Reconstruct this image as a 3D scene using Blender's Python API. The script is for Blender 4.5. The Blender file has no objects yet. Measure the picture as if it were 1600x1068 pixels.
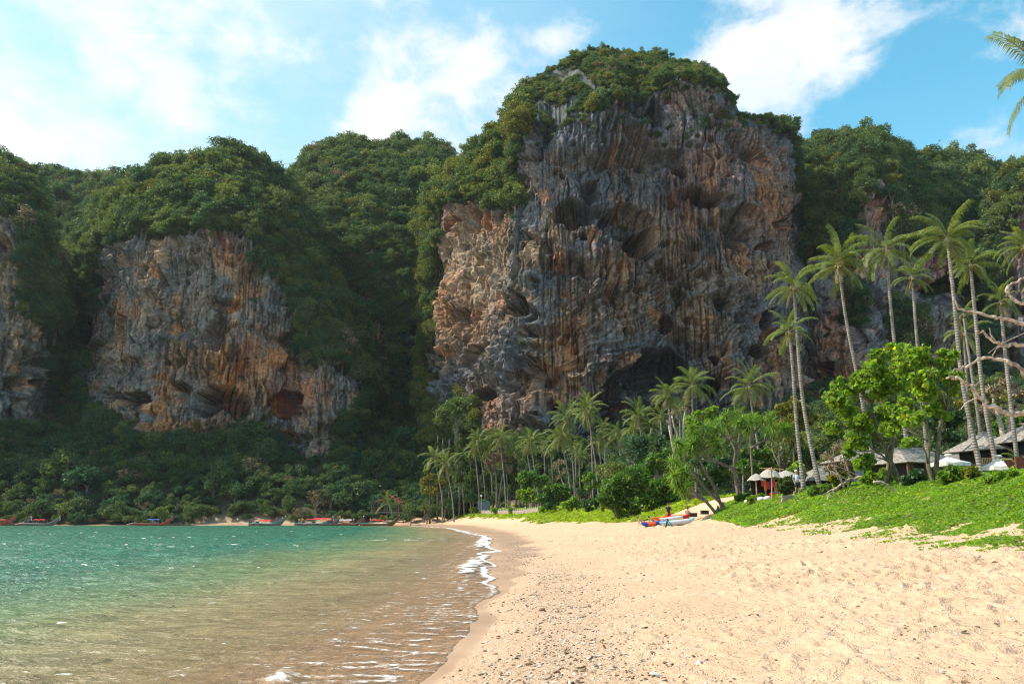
import bpy, bmesh, math, random
import numpy as np
from mathutils import Vector, Matrix
R = math.radians
rnd = random.Random(7)
nr = np.random.RandomState(11)
S = bpy.context.scene
COL = S.collection

# ---------------------------------------------------------------- camera, sky, sun, exposure
CAMH, F, PITCH = 1.9, 1200.0, 12.95
cd = bpy.data.cameras.new('camera'); cam = bpy.data.objects.new('camera', cd); COL.objects.link(cam)
cam.location = (0, 0, CAMH); cam.rotation_euler = (R(90 + PITCH), 0, 0)
cd.lens = 36 * F / 1600; cd.sensor_width = 36; cd.clip_end = 6000; cd.clip_start = 0.1
S.camera = cam
SUN_AZ, SUN_EL = -86.5, 47.0          # degrees from the view direction, minus = left
sd = Vector((math.sin(R(SUN_AZ)) * math.cos(R(SUN_EL)), math.cos(R(SUN_AZ)) * math.cos(R(SUN_EL)), math.sin(R(SUN_EL))))
ld = bpy.data.lights.new('sun', 'SUN'); ld.energy = 4.5; ld.angle = R(0.5); ld.color = (1.0, 0.90, 0.76)
lo = bpy.data.objects.new('sun', ld); COL.objects.link(lo); lo.rotation_euler = sd.to_track_quat('Z', 'Y').to_euler()
S.view_settings.view_transform = 'Standard'; S.view_settings.look = 'None'
S.view_settings.exposure = 0.56; S.view_settings.gamma = 1; S.view_settings.use_curve_mapping = False
S.cycles.max_bounces = 6; S.cycles.transparent_max_bounces = 12; S.cycles.diffuse_bounces = 3
S.cycles.glossy_bounces = 2; S.cycles.transmission_bounces = 3; S.cycles.volume_bounces = 0
S.cycles.use_denoising = True; S.cycles.denoising_prefilter = 'NONE'; S.cycles.filter_width = 1.2; S.cycles.sample_clamp_indirect = 3; S.cycles.sample_clamp_direct = 6

def ray(px, py):
    px = np.asarray(px, float); py = np.asarray(py, float)
    s, c = math.sin(R(PITCH)), math.cos(R(PITCH))
    x = (px - 800) / F; yc = (534 - py) / F
    Y = c - yc * s; Z = s + yc * c
    return x / Y, Z / Y
def P(px, py, D):
    a, e = ray(px, py); return Vector((float(a) * D, D, CAMH + float(e) * D))
def proj(X, Y, Z):
    s, c = math.sin(R(PITCH)), math.cos(R(PITCH))
    z = Z - CAMH
    fw = Y * c + z * s; up = -Y * s + z * c
    fw = np.where(fw > .1, fw, .1) if isinstance(fw, np.ndarray) else max(fw, .1)
    return 800 + F * X / fw, 534 - F * up / fw

# ---- nodes helper
class NT:
    def __init__(s, tree):
        s.t = tree; s.t.nodes.clear(); s.x = 0
    def n(s, typ, ins=None, **kw):
        nd = s.t.nodes.new(typ); nd.location = (s.x, 0); s.x += 40
        for k, v in kw.items(): setattr(nd, k, v)
        for k, v in (ins or {}).items():
            sk = nd.inputs[k]
            if isinstance(v, bpy.types.NodeSocket): s.t.links.new(v, sk)
            else: sk.default_value = v
        return nd
    def m(s, op, a, b=0.0, c=0.0, clamp=False):
        return s.n('ShaderNodeMath', {0: a, 1: b, 2: c}, operation=op, use_clamp=clamp).outputs[0]
    def mr(s, v, a, b, c=0.0, d=1.0, smooth=True):
        return s.n('ShaderNodeMapRange', {0: v, 1: a, 2: b, 3: c, 4: d}, interpolation_type='SMOOTHSTEP' if smooth else 'LINEAR').outputs[0]
    def mix(s, f, a, b, bt='MIX'):
        nd = s.n('ShaderNodeMix', {0: f, 6: a, 7: b}, data_type='RGBA', blend_type=bt); return nd.outputs[2]
    def noise(s, scale, detail=3, vec=None, rough=.55, dist=0.0, ntype='FBM'):
        ins = {'Scale': scale, 'Detail': detail, 'Roughness': rough, 'Distortion': dist}
        if vec is not None: ins['Vector'] = vec
        return s.n('ShaderNodeTexNoise', ins, noise_dimensions='3D').outputs[0]
    def mapping(s, vec, scale=(1, 1, 1), rot=(0, 0, 0), loc=(0, 0, 0)):
        return s.n('ShaderNodeMapping', {0: vec, 1: loc, 2: rot, 3: scale}).outputs[0]
def c4(c): return (c[0], c[1], c[2], 1.0)

# ---- world: Nishita sky with procedural clouds laid over it by direction
W = bpy.data.worlds.new('World'); S.world = W; W.use_nodes = True
def build_world():
    t = NT(W.node_tree)
    sky = t.n('ShaderNodeTexSky', sky_type='NISHITA', sun_disc=False, sun_elevation=R(SUN_EL), sun_rotation=R(SUN_AZ),
              air_density=1.0, dust_density=0.7, ozone_density=2.5, altitude=0).outputs[0]
    sky = t.n('ShaderNodeHueSaturation', {'Hue': .462, 'Saturation': 1.2, 'Value': 2.45, 'Color': sky}).outputs[0]
    d = t.n('ShaderNodeTexCoord').outputs['Generated']
    sep = t.n('ShaderNodeSeparateXYZ', {0: d})
    # cloud layer coordinates: direction flattened a little so that clouds lie in banks
    v = t.mapping(d, scale=(1.0, 1.0, 1.5))
    big = t.noise(3.2, 3, v); fine = t.noise(11, 12, v, rough=.60, dist=.15)
    bias = None
    blobs = [  # px, py, angular radius, weight: where the photographed clouds stand
        (330, 45, .17, .30), (400, 95, .06, .12), (20, 240, .10, .34), (150, 262, .08, .26), (210, 165, .10, .16), (280, 175, .07, .10),
        (590, 165, .10, .32), (655, 90, .11, .30), (740, 80, .08, .25), (850, 85, .12, .34), (880, 60, .06, .14), (690, 225, .15, .28), (600, 235, .09, .16),
        (1130, 95, .09, .30), (1230, 60, .16, .34), (1200, 150, .12, .28), (1330, 30, .10, .16), (1300, 100, .07, .12), (1560, 20, .10, .26),
        (1390, 110, .05, .10), (1460, 215, .10, .10), (1540, 250, .12, .16), (60, 60, .2, .18),
        (1040, 20, .12, -.20), (660, 140, .05, -.25), (1400, 170, .10, -.16), (1340, 205, .07, -.22), (1500, 110, .1, -.15), (500, 40, .08, -.12), (250, 225, .05, -.15)]
    for px, py, rad, w in blobs:
        a, e = ray(px, py); c = Vector((float(a), 1, float(e))).normalized()
        dt = t.n('ShaderNodeVectorMath', {0: d, 1: c}, operation='DISTANCE').outputs['Value']
        g = t.mr(dt, rad, 0, 0, w)
        bias = g if bias is None else t.m('ADD', bias, g)
    dens = t.m('ADD', t.m('ADD', t.m('MULTIPLY', fine, 1.15), t.m('MULTIPLY', big, .5)), t.m('MULTIPLY', bias, .8))
    cl = t.mr(dens, .87, 1.24)
    # a thin veil that whitens the sky towards the sun and the horizon
    veil = t.m('MULTIPLY', t.mr(sep.outputs[0], .35, -.62, 0, .93), t.mr(t.noise(4.5, 8, t.mapping(v, scale=(1, 1, 1.8)), rough=.65), .34, .62, .55, 1.0))
    hz = t.mr(sep.outputs[2], .5, .0, 0, .45)
    veil = t.m('MAXIMUM', veil, hz)
    sky = t.mix(veil, sky, (7.4, 8.8, 9.5, 1))
    shade = t.noise(5, 5, t.mapping(v, loc=(.07, 0, .05)))
    cc = t.mix(t.mr(shade, .35, .65), (8.4, 9.1, 9.5, 1), (10.4, 10.1, 9.8, 1))
    col = t.mix(t.m('MULTIPLY', cl, .88), sky, cc)
    bg = t.n('ShaderNodeBackground', {0: col, 1: .078})
    out = t.n('ShaderNodeOutputWorld', {0: bg.outputs[0]})
build_world()

# ---------------------------------------------------------------- helpers
def prop(o, label=None, cat=None, group=None, kind=None):
    if label: o['label'] = label
    if cat: o['category'] = cat
    if group: o['group'] = group
    if kind: o['kind'] = kind
    return o
def link(name, me, mats=None, parent=None):
    o = bpy.data.objects.new(name, me); COL.objects.link(o)
    if mats and me is not None and not me.materials:
        for m in (mats if isinstance(mats, (list, tuple)) else [mats]): me.materials.append(m)
    if parent is not None: o.parent = parent
    return o
def thing(name, label, cat, loc=(0, 0, 0), rz=0.0, group=None, scale=1.0):
    o = bpy.data.objects.new(name, None); COL.objects.link(o); o.empty_display_size = .3
    o.location = loc; o.rotation_euler = (0, 0, rz); o.scale = (scale,) * 3
    return prop(o, label, cat, group)
def copy_tree(o, parent=None):
    c = o.copy(); COL.objects.link(c)
    if parent is not None: c.parent = parent
    for ch in o.children: copy_tree(ch, c)
    return c
def mesh_np(name, V, Fq, smooth=False, mi=None):
    V = np.asarray(V, np.float32).reshape(-1, 3); Fq = np.asarray(Fq, np.int32)
    me = bpy.data.meshes.new(name); k = Fq.shape[1]
    me.vertices.add(len(V)); me.vertices.foreach_set('co', V.ravel())
    me.loops.add(Fq.size); me.loops.foreach_set('vertex_index', Fq.ravel())
    me.polygons.add(len(Fq)); me.polygons.foreach_set('loop_start', np.arange(0, Fq.size, k, dtype=np.int32))
    try: me.polygons.foreach_set('loop_total', np.full(len(Fq), k, np.int32))
    except Exception: pass
    if smooth: me.polygons.foreach_set('use_smooth', np.ones(len(Fq), bool))
    if mi is not None: me.polygons.foreach_set('material_index', np.asarray(mi, np.int32))
    me.update(calc_edges=True)
    return me
def fattr(me, name, arr):
    a = me.attributes.new(name, 'FLOAT', 'POINT'); a.data.foreach_set('value', np.asarray(arr, np.float32).ravel())
def cattr(me, name, arr):
    a = me.attributes.new(name, 'FLOAT_COLOR', 'POINT'); n = len(arr)
    v = np.ones((n, 4), np.float32); v[:, :3] = arr; a.data.foreach_set('color', v.ravel())
def gridfaces(nr_, nc):
    i = np.arange(nr_ - 1)[:, None] * nc + np.arange(nc - 1)[None, :]
    i = i.ravel(); return np.stack([i, i + 1, i + nc + 1, i + nc], 1)

def _h(ix, iy, seed):
    h = (ix.astype(np.int64) * 374761393 + iy.astype(np.int64) * 668265263 + seed * 2147483647 + 1013) & 0xffffffff
    h = ((h ^ (h >> 13)) * 1274126177) & 0xffffffff
    return (h ^ (h >> 16)) & 0xffffffff
def rh(ix, iy, seed): return (_h(np.asarray(ix), np.asarray(iy), seed) & 0xffff) / 65535.0
def gn(x, y, seed=0):
    x0 = np.floor(x); y0 = np.floor(y); fx = x - x0; fy = y - y0
    ix = x0.astype(np.int64); iy = y0.astype(np.int64)
    u = fx * fx * fx * (fx * (fx * 6 - 15) + 10); v = fy * fy * fy * (fy * (fy * 6 - 15) + 10)
    def g(dx, dy):
        an = (_h(ix + dx, iy + dy, seed) & 1023) * (2 * math.pi / 1024)
        return np.cos(an) * (fx - dx) + np.sin(an) * (fy - dy)
    a = g(0, 0); b = g(1, 0); c = g(0, 1); d = g(1, 1)
    return (a + (b - a) * u + (c - a) * v + (a - b - c + d) * u * v) * 1.5
def fbm(x, y, seed=0, o=4, g=.5):
    s = 0; am = 1.0
    for k in range(o):
        s = s + am * gn(x, y, seed + k * 17); x = x * 2.03 + 5.1; y = y * 2.03 + 1.7; am *= g
    return s
def ridged(x, y, seed=0, o=4, g=.5):
    s = 0; am = 1.0
    for k in range(o):
        s = s + am * (1 - np.abs(gn(x, y, seed + k * 17)) * 2); x = x * 2.05 + 3.1; y = y * 2.05 + 7.7; am *= g
    return s
def worley(x, y, seed=0):
    x0 = np.floor(x); y0 = np.floor(y); f1 = np.full(x.shape, 9.); f2 = np.full(x.shape, 9.)
    for i in (-1, 0, 1):
        for j in (-1, 0, 1):
            ci = x0 + i; cj = y0 + j; d = np.hypot(x - ci - rh(ci, cj, seed), y - cj - rh(ci, cj, seed + 1))
            f2 = np.minimum(f2, np.maximum(f1, d)); f1 = np.minimum(f1, d)
    return f1, f2
def sm(x, a, b):
    t = np.clip((x - a) / (b - a), 0, 1); return t * t * (3 - 2 * t)
def inpoly(x, y, poly):
    x = np.asarray(x, float); y = np.asarray(y, float); r = np.zeros(x.shape, bool); n = len(poly)
    for i in range(n):
        x1, y1 = poly[i]; x2, y2 = poly[(i + 1) % n]
        if y1 == y2: continue
        r ^= ((y1 > y) != (y2 > y)) & (x < (x2 - x1) * (y - y1) / (y2 - y1) + x1)
    return r
def segdist(x, y, pts):
    d = np.full(np.shape(x), 1e9)
    for (x1, y1), (x2, y2) in zip(pts[:-1], pts[1:]):
        dx, dy = x2 - x1, y2 - y1; L = dx * dx + dy * dy + 1e-9
        t = np.clip(((x - x1) * dx + (y - y1) * dy) / L, 0, 1)
        d = np.minimum(d, np.hypot(x - x1 - t * dx, y - y1 - t * dy))
    return d

# ---- small mesh builder
class MB:
    def __init__(s): s.v = []; s.f = []
    def add(s, vs, fs):
        o = len(s.v); s.v += [tuple(v) for v in vs]; s.f += [tuple(o + i for i in f) for f in fs]; return s
    def box(s, cx, cy, cz, lx, ly, lz, rz=0.0, M=None):
        co, si = math.cos(rz), math.sin(rz); vs = []
        for dz in (-.5, .5):
            for dx, dy in ((-.5, -.5), (.5, -.5), (.5, .5), (-.5, .5)):
                x, y, z = dx * lx, dy * ly, dz * lz; p = Vector((cx + x * co - y * si, cy + x * si + y * co, cz + z))
                vs.append(M @ p if M else p)
        return s.add(vs, [(3, 2, 1, 0), (4, 5, 6, 7), (0, 1, 5, 4), (1, 2, 6, 5), (2, 3, 7, 6), (3, 0, 4, 7)])
    def tube(s, pts, rad, n=7, cap=True):
        pts = [Vector(p) for p in pts]; m = len(pts)
        if not hasattr(rad, '__len__'): rad = [rad] * m
        vs = []; ref = None
        for i, p in enumerate(pts):
            d = (pts[min(i + 1, m - 1)] - pts[max(i - 1, 0)])
            if d.length < 1e-9: d = Vector((0, 0, 1))
            d.normalize()
            if ref is None: ref = d.orthogonal()
            ref = (ref - d * ref.dot(d))
            if ref.length < 1e-6: ref = d.orthogonal()
            ref.normalize(); b = d.cross(ref)
            for k in range(n):
                an = 2 * math.pi * k / n; vs.append(p + (ref * math.cos(an) + b * math.sin(an)) * rad[i])
        fs = []
        for i in range(m - 1):
            for k in range(n):
                k2 = (k + 1) % n; fs.append((i * n + k, i * n + k2, (i + 1) * n + k2, (i + 1) * n + k))
        if cap: fs += [tuple(range(n))[::-1], tuple((m - 1) * n + k for k in range(n))]
        return s.add(vs, fs)
    def ball(s, c, r, nu=8, nv=5):
        r = r if hasattr(r, '__len__') else (r, r, r); vs = [(c[0], c[1], c[2] - r[2])]
        for j in range(1, nv):
            ph = -math.pi / 2 + math.pi * j / nv
            for i in range(nu):
                th = 2 * math.pi * i / nu
                vs.append((c[0] + r[0] * math.cos(ph) * math.cos(th), c[1] + r[1] * math.cos(ph) * math.sin(th), c[2] + r[2] * math.sin(ph)))
        vs.append((c[0], c[1], c[2] + r[2])); t = len(vs) - 1; fs = []
        for i in range(nu):
            i2 = (i + 1) % nu; fs.append((0, 1 + i2, 1 + i)); fs.append((t, t - nu + i, t - nu + i2))
            for j in range(nv - 2): a = 1 + j * nu; fs.append((a + i, a + i2, a + nu + i2, a + nu + i))
        return s.add(vs, fs)
    def mesh(s, name, smooth=False):
        me = bpy.data.meshes.new(name); me.from_pydata(s.v, [], s.f)
        if smooth: me.polygons.foreach_set('use_smooth', [True] * len(me.polygons))
        me.update(); return me
    def build(s, name, mat, parent=None, smooth=False): return link(name, s.mesh(name, smooth), mat, parent)
def curve(pts, n=12):
    """Catmull-Rom through points"""
    pts = [Vector(p) for p in pts]; q = [pts[0] * 2 - pts[1]] + pts + [pts[-1] * 2 - pts[-2]]; out = []
    for i in range(1, len(q) - 2):
        for k in range(n):
            t = k / n; a, b, c, d = q[i - 1], q[i], q[i + 1], q[i + 2]
            out.append(.5 * ((2 * b) + (c - a) * t + (2 * a - 5 * b + 4 * c - d) * t * t + (3 * b - a - 3 * c + d) * t ** 3))
    out.append(pts[-1]); return out

# ---------------------------------------------------------------- materials
def mat(name):
    m = bpy.data.materials.new(name); m.use_nodes = True; return m, NT(m.node_tree)
def simple(name, col, rough=.7, var=.25, scale=6.0, bump=.0, metal=0.0, spec=.5, stretch=(1, 1, 1), second=None):
    m, t = mat(name); ob = t.n('ShaderNodeTexCoord').outputs['Object']
    v = t.mapping(ob, scale=stretch); nz = t.noise(scale, 5, v)
    dark = tuple(x * (1 - var) for x in col); lite = tuple(min(1, x * (1 + var)) for x in (second or col))
    c = t.mix(t.mr(nz, .3, .7), c4(dark), c4(lite))
    ins = {'Base Color': c, 'Roughness': rough, 'Metallic': metal, 'Specular IOR Level': spec}
    if bump: ins['Normal'] = t.n('ShaderNodeBump', {'Height': nz, 'Distance': bump, 'Strength': 1.0}).outputs[0]
    b = t.n('ShaderNodeBsdfPrincipled', ins); t.n('ShaderNodeOutputMaterial', {0: b.outputs[0]}); return m
def leafmat(name, cols, trans=.35, gloss=.35, yellow=None, yfrac=0.0):
    """leaves: three greens mixed per plant and per leaf, part of the light passes through"""
    m, t = mat(name)
    r1 = t.n('ShaderNodeObjectInfo').outputs['Random']
    lv = t.n('ShaderNodeAttribute', attribute_name='lv').outputs['Fac']
    c = t.mix(t.mr(r1, 0, .6, smooth=False), c4(cols[0]), c4(cols[1])); c = t.mix(t.mr(r1, .55, 1, smooth=False), c, c4(cols[2]))
    k = t.mr(lv, 0, 1, .6, 1.45, smooth=False)
    c = t.n('ShaderNodeVectorMath', {0: c, 3: k}, operation='SCALE').outputs[0]
    if yellow: c = t.mix(t.m('GREATER_THAN', lv, 1 - yfrac), c, c4(yellow))
    d = t.n('ShaderNodeBsdfPrincipled', {'Base Color': c, 'Roughness': .55, 'Specular IOR Level': gloss})
    tc = t.mix(1.0, c, (1.5, 1.7, .55, 1), 'MULTIPLY')
    tr = t.n('ShaderNodeBsdfTranslucent', {0: tc})
    mx = t.n('ShaderNodeMixShader', {0: trans, 1: d.outputs[0], 2: tr.outputs[0]})
    t.n('ShaderNodeOutputMaterial', {0: mx.outputs[0]}); return m
M = {}
M['jungle'] = leafmat('jungle_leaf', [(.055, .10, .042), (.10, .145, .050), (.17, .195, .058)], .32, .25)
M['jungle_shaded'] = leafmat('shaded_jungle_leaf', [(.05, .11, .062), (.075, .13, .056), (.12, .165, .055)], .3, .2)  # shaded copy of the jungle leaf: slope shade put into its colour
M['jungle_olive'] = leafmat('olive_leaf', [(.14, .15, .024), (.20, .19, .032), (.10, .12, .026)], .25, .25)
M['shrub'] = leafmat('beach_shrub_leaf', [(.06, .14, .022), (.08, .17, .025), (.11, .20, .028)], .42, .5, (.42, .36, .03), .05)
M['shrub_dark'] = leafmat('dark_shrub_leaf', [(.03, .085, .025), (.04, .10, .03), (.05, .11, .03)], .3, .55)
M['almond'] = leafmat('almond_leaf', [(.16, .26, .03), (.20, .29, .036), (.17, .27, .032)], .58, .5, (.60, .50, .04), .04)
M['cover'] = leafmat('creeper_leaf', [(.15, .27, .03), (.19, .30, .036), (.17, .28, .032)], .5, .5, (.50, .48, .05), .04)
M['grass'] = leafmat('grass_blade', [(.20, .29, .025), (.24, .32, .03), (.27, .33, .04)], .45, .2)
M['palm'] = leafmat('palm_leaf', [(.11, .155, .035), (.15, .19, .045), (.19, .21, .07)], .38, .6, (.33, .27, .09), .10)
M['palm_dry'] = leafmat('dry_palm_leaf', [(.22, .18, .10), (.26, .20, .11), (.2, .17, .1)], .3, .2)
M['pandan'] = leafmat('strap_leaf', [(.11, .20, .03), (.13, .22, .035), (.15, .23, .04)], .42, .5, (.42, .36, .10), .08)
M['pine'] = leafmat('casuarina_needle', [(.07, .11, .03), (.09, .12, .035), (.06, .09, .03)], .3, .1)
M['dry'] = leafmat('dry_twig', [(.2, .15, .09), (.22, .16, .1), (.25, .18, .11)], .15, .1)
M['croton'] = leafmat('croton_leaf', [(.35, .30, .02), (.5, .40, .02), (.4, .33, .03)], .35, .3, (.05, .12, .02), .45)
M['bark'] = simple('grey_bark', (.16, .125, .10), .9, .4, 9, .02, stretch=(1, 1, .3))
M['bark_dark'] = simple('dark_bark', (.09, .075, .05), .9, .45, 9, .02, stretch=(1, 1, .3), second=(.14, .12, .06))
M['driftwood'] = simple('bleached_wood', (.30, .225, .17), .85, .4, 7, .02, second=(.42, .34, .27))
# ---------------------------------------------------------------- palm trunk bark with leaf scars
def palm_bark():
    m, t = mat('palm_bark'); ob = t.n('ShaderNodeTexCoord').outputs['Object']
    w = t.n('ShaderNodeTexWave', {'Vector': ob, 'Scale': 1.6, 'Distortion': 1.5, 'Detail': 2, 'Detail Scale': 2}, wave_type='BANDS', bands_direction='Z').outputs['Fac']
    nz = t.noise(5, 4, t.mapping(ob, scale=(1, 1, .4)))
    c = t.mix(t.mr(nz, .3, .7), (.16, .135, .115, 1), (.34, .29, .245, 1))
    c = t.mix(t.mr(w, .0, .3, .45, 0), c, (.09, .075, .065, 1))
    b = t.n('ShaderNodeBsdfPrincipled', {'Base Color': c, 'Roughness': .9, 'Normal': t.n('ShaderNodeBump', {'Height': w, 'Distance': .03}).outputs[0]})
    t.n('ShaderNodeOutputMaterial', {0: b.outputs[0]}); return m
M['palm_bark'] = palm_bark()

# ---------------------------------------------------------------- ground
SH = []   # shoreline, near to far, then along the far shore to the left
for px, py in ((650, 1068), (735, 985), (742, 945), (775, 915), (772, 860), (762, 838), (705, 824.5), (640, 821), (560, 820.5), (420, 820.5), (280, 820.5), (90, 820.5), (-200, 820.5), (-900, 820.5)):
    a, e = ray(px, py); D = -CAMH / float(e); SH.append((float(a) * min(D, 230), min(D, 230)))
SH = [(-14, -60), (-5.0, -12), (-2.6, 2)] + SH
def fractal_line(pts, it=4, amp=.09):
    rr = random.Random(3)
    for k in range(it):
        q = [pts[0]]
        for (x1, y1), (x2, y2) in zip(pts[:-1], pts[1:]):
            L = math.hypot(x2 - x1, y2 - y1)
            if L > .5 and y1 < 120:
                o = rr.gauss(0, 1) * amp * min(L, 4); q.append(((x1 + x2) / 2 + o, (y1 + y2) / 2))
            q.append((x2, y2))
        pts = q
    return pts
SHF = fractal_line(SH, 3, .10)
WPOLY = SH + [(-3000, 225), (-3000, -60)]
WPOLYF = SHF + [(-3000, 225), (-3000, -60)]
def shore(x, y, fine=False):
    x = np.asarray(x, float); y = np.asarray(y, float)
    d = segdist(x, y, SH); d = np.where(inpoly(x, y, WPOLY), -d, d)
    k = np.exp(-(d / 3.5) ** 2) * (y < 200)
    return d + (fbm(x * .42, y * .20, 33, 4) * .30 + np.abs(gn(x * .3, y * .13, 35)) * .5 - .1) * k * np.clip(y / 25 + .35, 0, 1.6)
# line where the talus slope under the cliffs starts (Y at given azimuth ratio)
def apron(x, y):
    a = x / np.maximum(y, 20)
    y0 = np.interp(a, [-.9, -.6, -.3, -.12, 0, .15, .4, .7, .95], [233, 234, 238, 246, 216, 190, 152, 130, 120])
    sl = np.interp(a, [-.9, -.3, -.12, 0, .4, .9], [.62, .62, .5, .42, .36, .36])
    return np.minimum(np.maximum(y - y0, 0) * sl, 60)
def G(x, y, fine=None):
    x = np.asarray(x, float); y = np.asarray(y, float)
    d = shore(x, y) if fine is None else fine
    z = np.where(d < 0, np.maximum(d * .022, -.045) + np.minimum(d + 2, 0) * .09 + np.minimum(d + 6, 0) * .04, np.minimum(d * .10, 1.4 + (d - 14) * .006))
    z = np.maximum(z, -4.5)
    kb = np.interp(y, [0, 40, 70, 110, 170], [12.8, 13.2, 15, 12, 8]); hb = np.interp(y, [0, 30, 60, 110], [2.25, 2.3, 2.6, 2.7])
    bl = np.interp(y, [0, 60, 110], [10, 10, 13])
    z = z + sm(d, kb, kb + bl) * hb
    z = z + apron(x, y)
    return z
def Gp(x, y): return float(G(np.array([x]), np.array([y]))[0])
def on_ground(px, py, D):
    """world point on the ground at the azimuth of pixel (px, py), D metres ahead"""
    a, e = ray(px, py); x = float(a) * D; return Vector((x, D, Gp(x, D)))
def hit_ground(px, py, lo=3, hi=260):
    a, e = (float(v) for v in ray(px, py)); ys = np.linspace(lo, hi, 3000); g = G(a * ys, ys); z = CAMH + e * ys
    k = np.argmax(z <= g); y = ys[k]; 
    if k == 0: return None
    return Vector((a * y, y, float(g[k])))

# pixel outline of the beach creeper carpet, and the grass band behind the far beach, turned to ground coordinates
def grid_ground():
    st = []; y = 1.5
    while y < 470: st.append(y); y += max(.075, .0062 * y) if y < 130 else .02 * y
    ys = np.array([-60, -45, -30, -20, -12, -6, -3, -1.0, .3] + st)
    aa = np.concatenate([np.linspace(-2.6, -.95, 24)[:-1], np.linspace(-.95, -.12, 150)[:-1], np.linspace(-.12, .80, 470), np.linspace(.80, 2.6, 40)[1:]])
    Y = np.repeat(ys[:, None], len(aa), 1); X = aa[None, :] * (np.abs(Y) + 5)
    X = X + (Y > 60) * 0
    x, y = X.ravel(), Y.ravel()
    d = shore(x, y); df = shore(x, y, True)
    z = G(x, y, d)
    m = sm(d, .5, 3.5) * (1 - sm(y, 60, 110))
    near = (y < 110) & (d > -1)
    n = np.zeros_like(x); xs, yn = x[near], y[near]
    n[near] = fbm(xs * .45, yn * .45, 3, 3) * .05 + fbm(xs * 1.6, yn * 1.6, 5, 3) * .035
    # footprints: crowded little pits with a pushed-up rim
    pit = np.zeros(len(xs))
    for k, (cell, dep) in enumerate(((.62, .055), (.85, .07), (.45, .035), (1.3, .06))):
        u = xs / cell + 7.3 * k; v = yn / cell + 3.1 * k
        for di in (-1, 0, 1):
            for dj in (-1, 0, 1):
                ci = np.floor(u) + di; cj = np.floor(v) + dj
                r1 = rh(ci, cj, 31 + k); r2 = rh(ci, cj, 57 + k); r3 = rh(ci, cj, 91 + k); an = r3 * 6.28
                dx = (u - ci - r1) * cell; dy = (v - cj - r2) * cell
                ex = dx * np.cos(an) + dy * np.sin(an); ey = -dx * np.sin(an) + dy * np.cos(an)
                q = (ex / .16) ** 2 + (ey / .09) ** 2
                pit = pit + np.where(r3 * 7 % 1 > .35, dep * (-np.exp(-q * 1.2) + .55 * np.exp(-(np.sqrt(q) - 1.7) ** 2 * 3)), 0)
    n[near] += pit * 1.05 * (.35 + .9 * sm(fbm(xs * .22, yn * .16, 101, 3), -.45, .35))
    tr_ = np.abs(gn(xs * .09 + 4, yn * .05, 103)); n[near] += -.035 * np.exp(-(tr_ / .035) ** 2)
    bb = sm(d, 9, 16)
    z = z + n * m * (.35 + .65 * sm(d, 3, 7)) 
    z = z + (fbm(x * .05, y * .05, 8, 3) * 1.2) * sm(apron(x, y), 0, 6) + fbm(x * .25, y * .25, 9, 2) * .1 * bb
    me = mesh_np('beach', np.stack([x, y, z], 1), gridfaces(len(ys), len(aa)), True)
    wid = np.interp(y, [0, 12, 22, 32, 45, 110, 180, 230], [.25, .25, .35, 1.6, 3.0, 5.0, 7, 6])
    wet = 1 - sm(df + fbm(x * .35, y * .35, 21, 3) * .35 * np.minimum(wid, 2) , wid * .6, wid + .25)
    fattr(me, 'wet', wet)
    fattr(me, 'shore', d)
    soil = sm(d, 26, 34) * sm(y, 30, 45) + sm(apron(x, y), .3, 2) + sm(d, 7.5, 10) * sm(y, 222, 228) * (x < -34) + (x < -95) * sm(d, .5, 2) * sm(y, 222, 228)
    fattr(me, 'soil', np.clip(soil, 0, 1))
    drift = np.exp(-((df - 1.6 - .35 * fbm(x * .3, y * .3, 2, 2)) / .95) ** 2)
    fattr(me, 'drift', drift)
    return me
def sand_mat():
    m, t = mat('beach_sand'); ob = t.n('ShaderNodeTexCoord').outputs['Object']
    A = lambda n: t.n('ShaderNodeAttribute', attribute_name=n).outputs['Fac']
    n1 = t.noise(.55, 4, ob); n2 = t.noise(9, 4, ob); n3 = t.noise(55, 3, ob)
    c = t.mix(t.mr(n1, .3, .7), (.63, .42, .268, 1), (.70, .485, .325, 1))
    c = t.mix(t.mr(n2, .35, .72, 0, .35), c, (.50, .32, .17, 1))
    vor = t.n('ShaderNodeTexVoronoi', {'Vector': ob, 'Scale': 12.0}); r = vor.outputs['Color']
    rs = t.n('ShaderNodeSeparateColor', {0: r}).outputs[0]
    sp = t.m('MULTIPLY', t.m('GREATER_THAN', rs, .93), t.mr(vor.outputs['Distance'], .34, .2))
    c = t.mix(t.m('MULTIPLY', sp, .75), c, (.16, .11, .08, 1))
    sp2 = t.m('MULTIPLY', t.m('LESS_THAN', rs, .045), t.mr(vor.outputs['Distance'], .3, .15))
    c = t.mix(sp2, c, (.85, .8, .72, 1))
    wet = A('wet')
    cw = t.mix(t.mr(n1, .3, .7), (.40, .255, .165, 1), (.50, .335, .22, 1))
    c = t.mix(wet, c, cw)
    c = t.mix(t.m('MULTIPLY', A('drift'), t.mr(n3, .4, .6, 0, .5)), c, (.20, .15, .11, 1))
    c = t.mix(A('soil'), c, t.mix(t.mr(n1, .3, .7), (.05, .045, .025, 1), (.10, .085, .045, 1)))
    rough = t.mr(wet, 0, 1, .95, .42)
    h = t.m('ADD', t.m('MULTIPLY', n2, 1.5), t.m('MULTIPLY', n3, .45))
    bp = t.n('ShaderNodeBump', {'Height': h, 'Distance': .07, 'Strength': t.mr(wet, 0, 1, .9, .08)}).outputs[0]
    b = t.n('ShaderNodeBsdfPrincipled', {'Base Color': c, 'Roughness': rough, 'Normal': bp, 'Specular IOR Level': .3})
    t.n('ShaderNodeOutputMaterial', {0: b.outputs[0]}); return m
M['sand'] = sand_mat()
ground = link('beach', grid_ground(), M['sand'])
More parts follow.
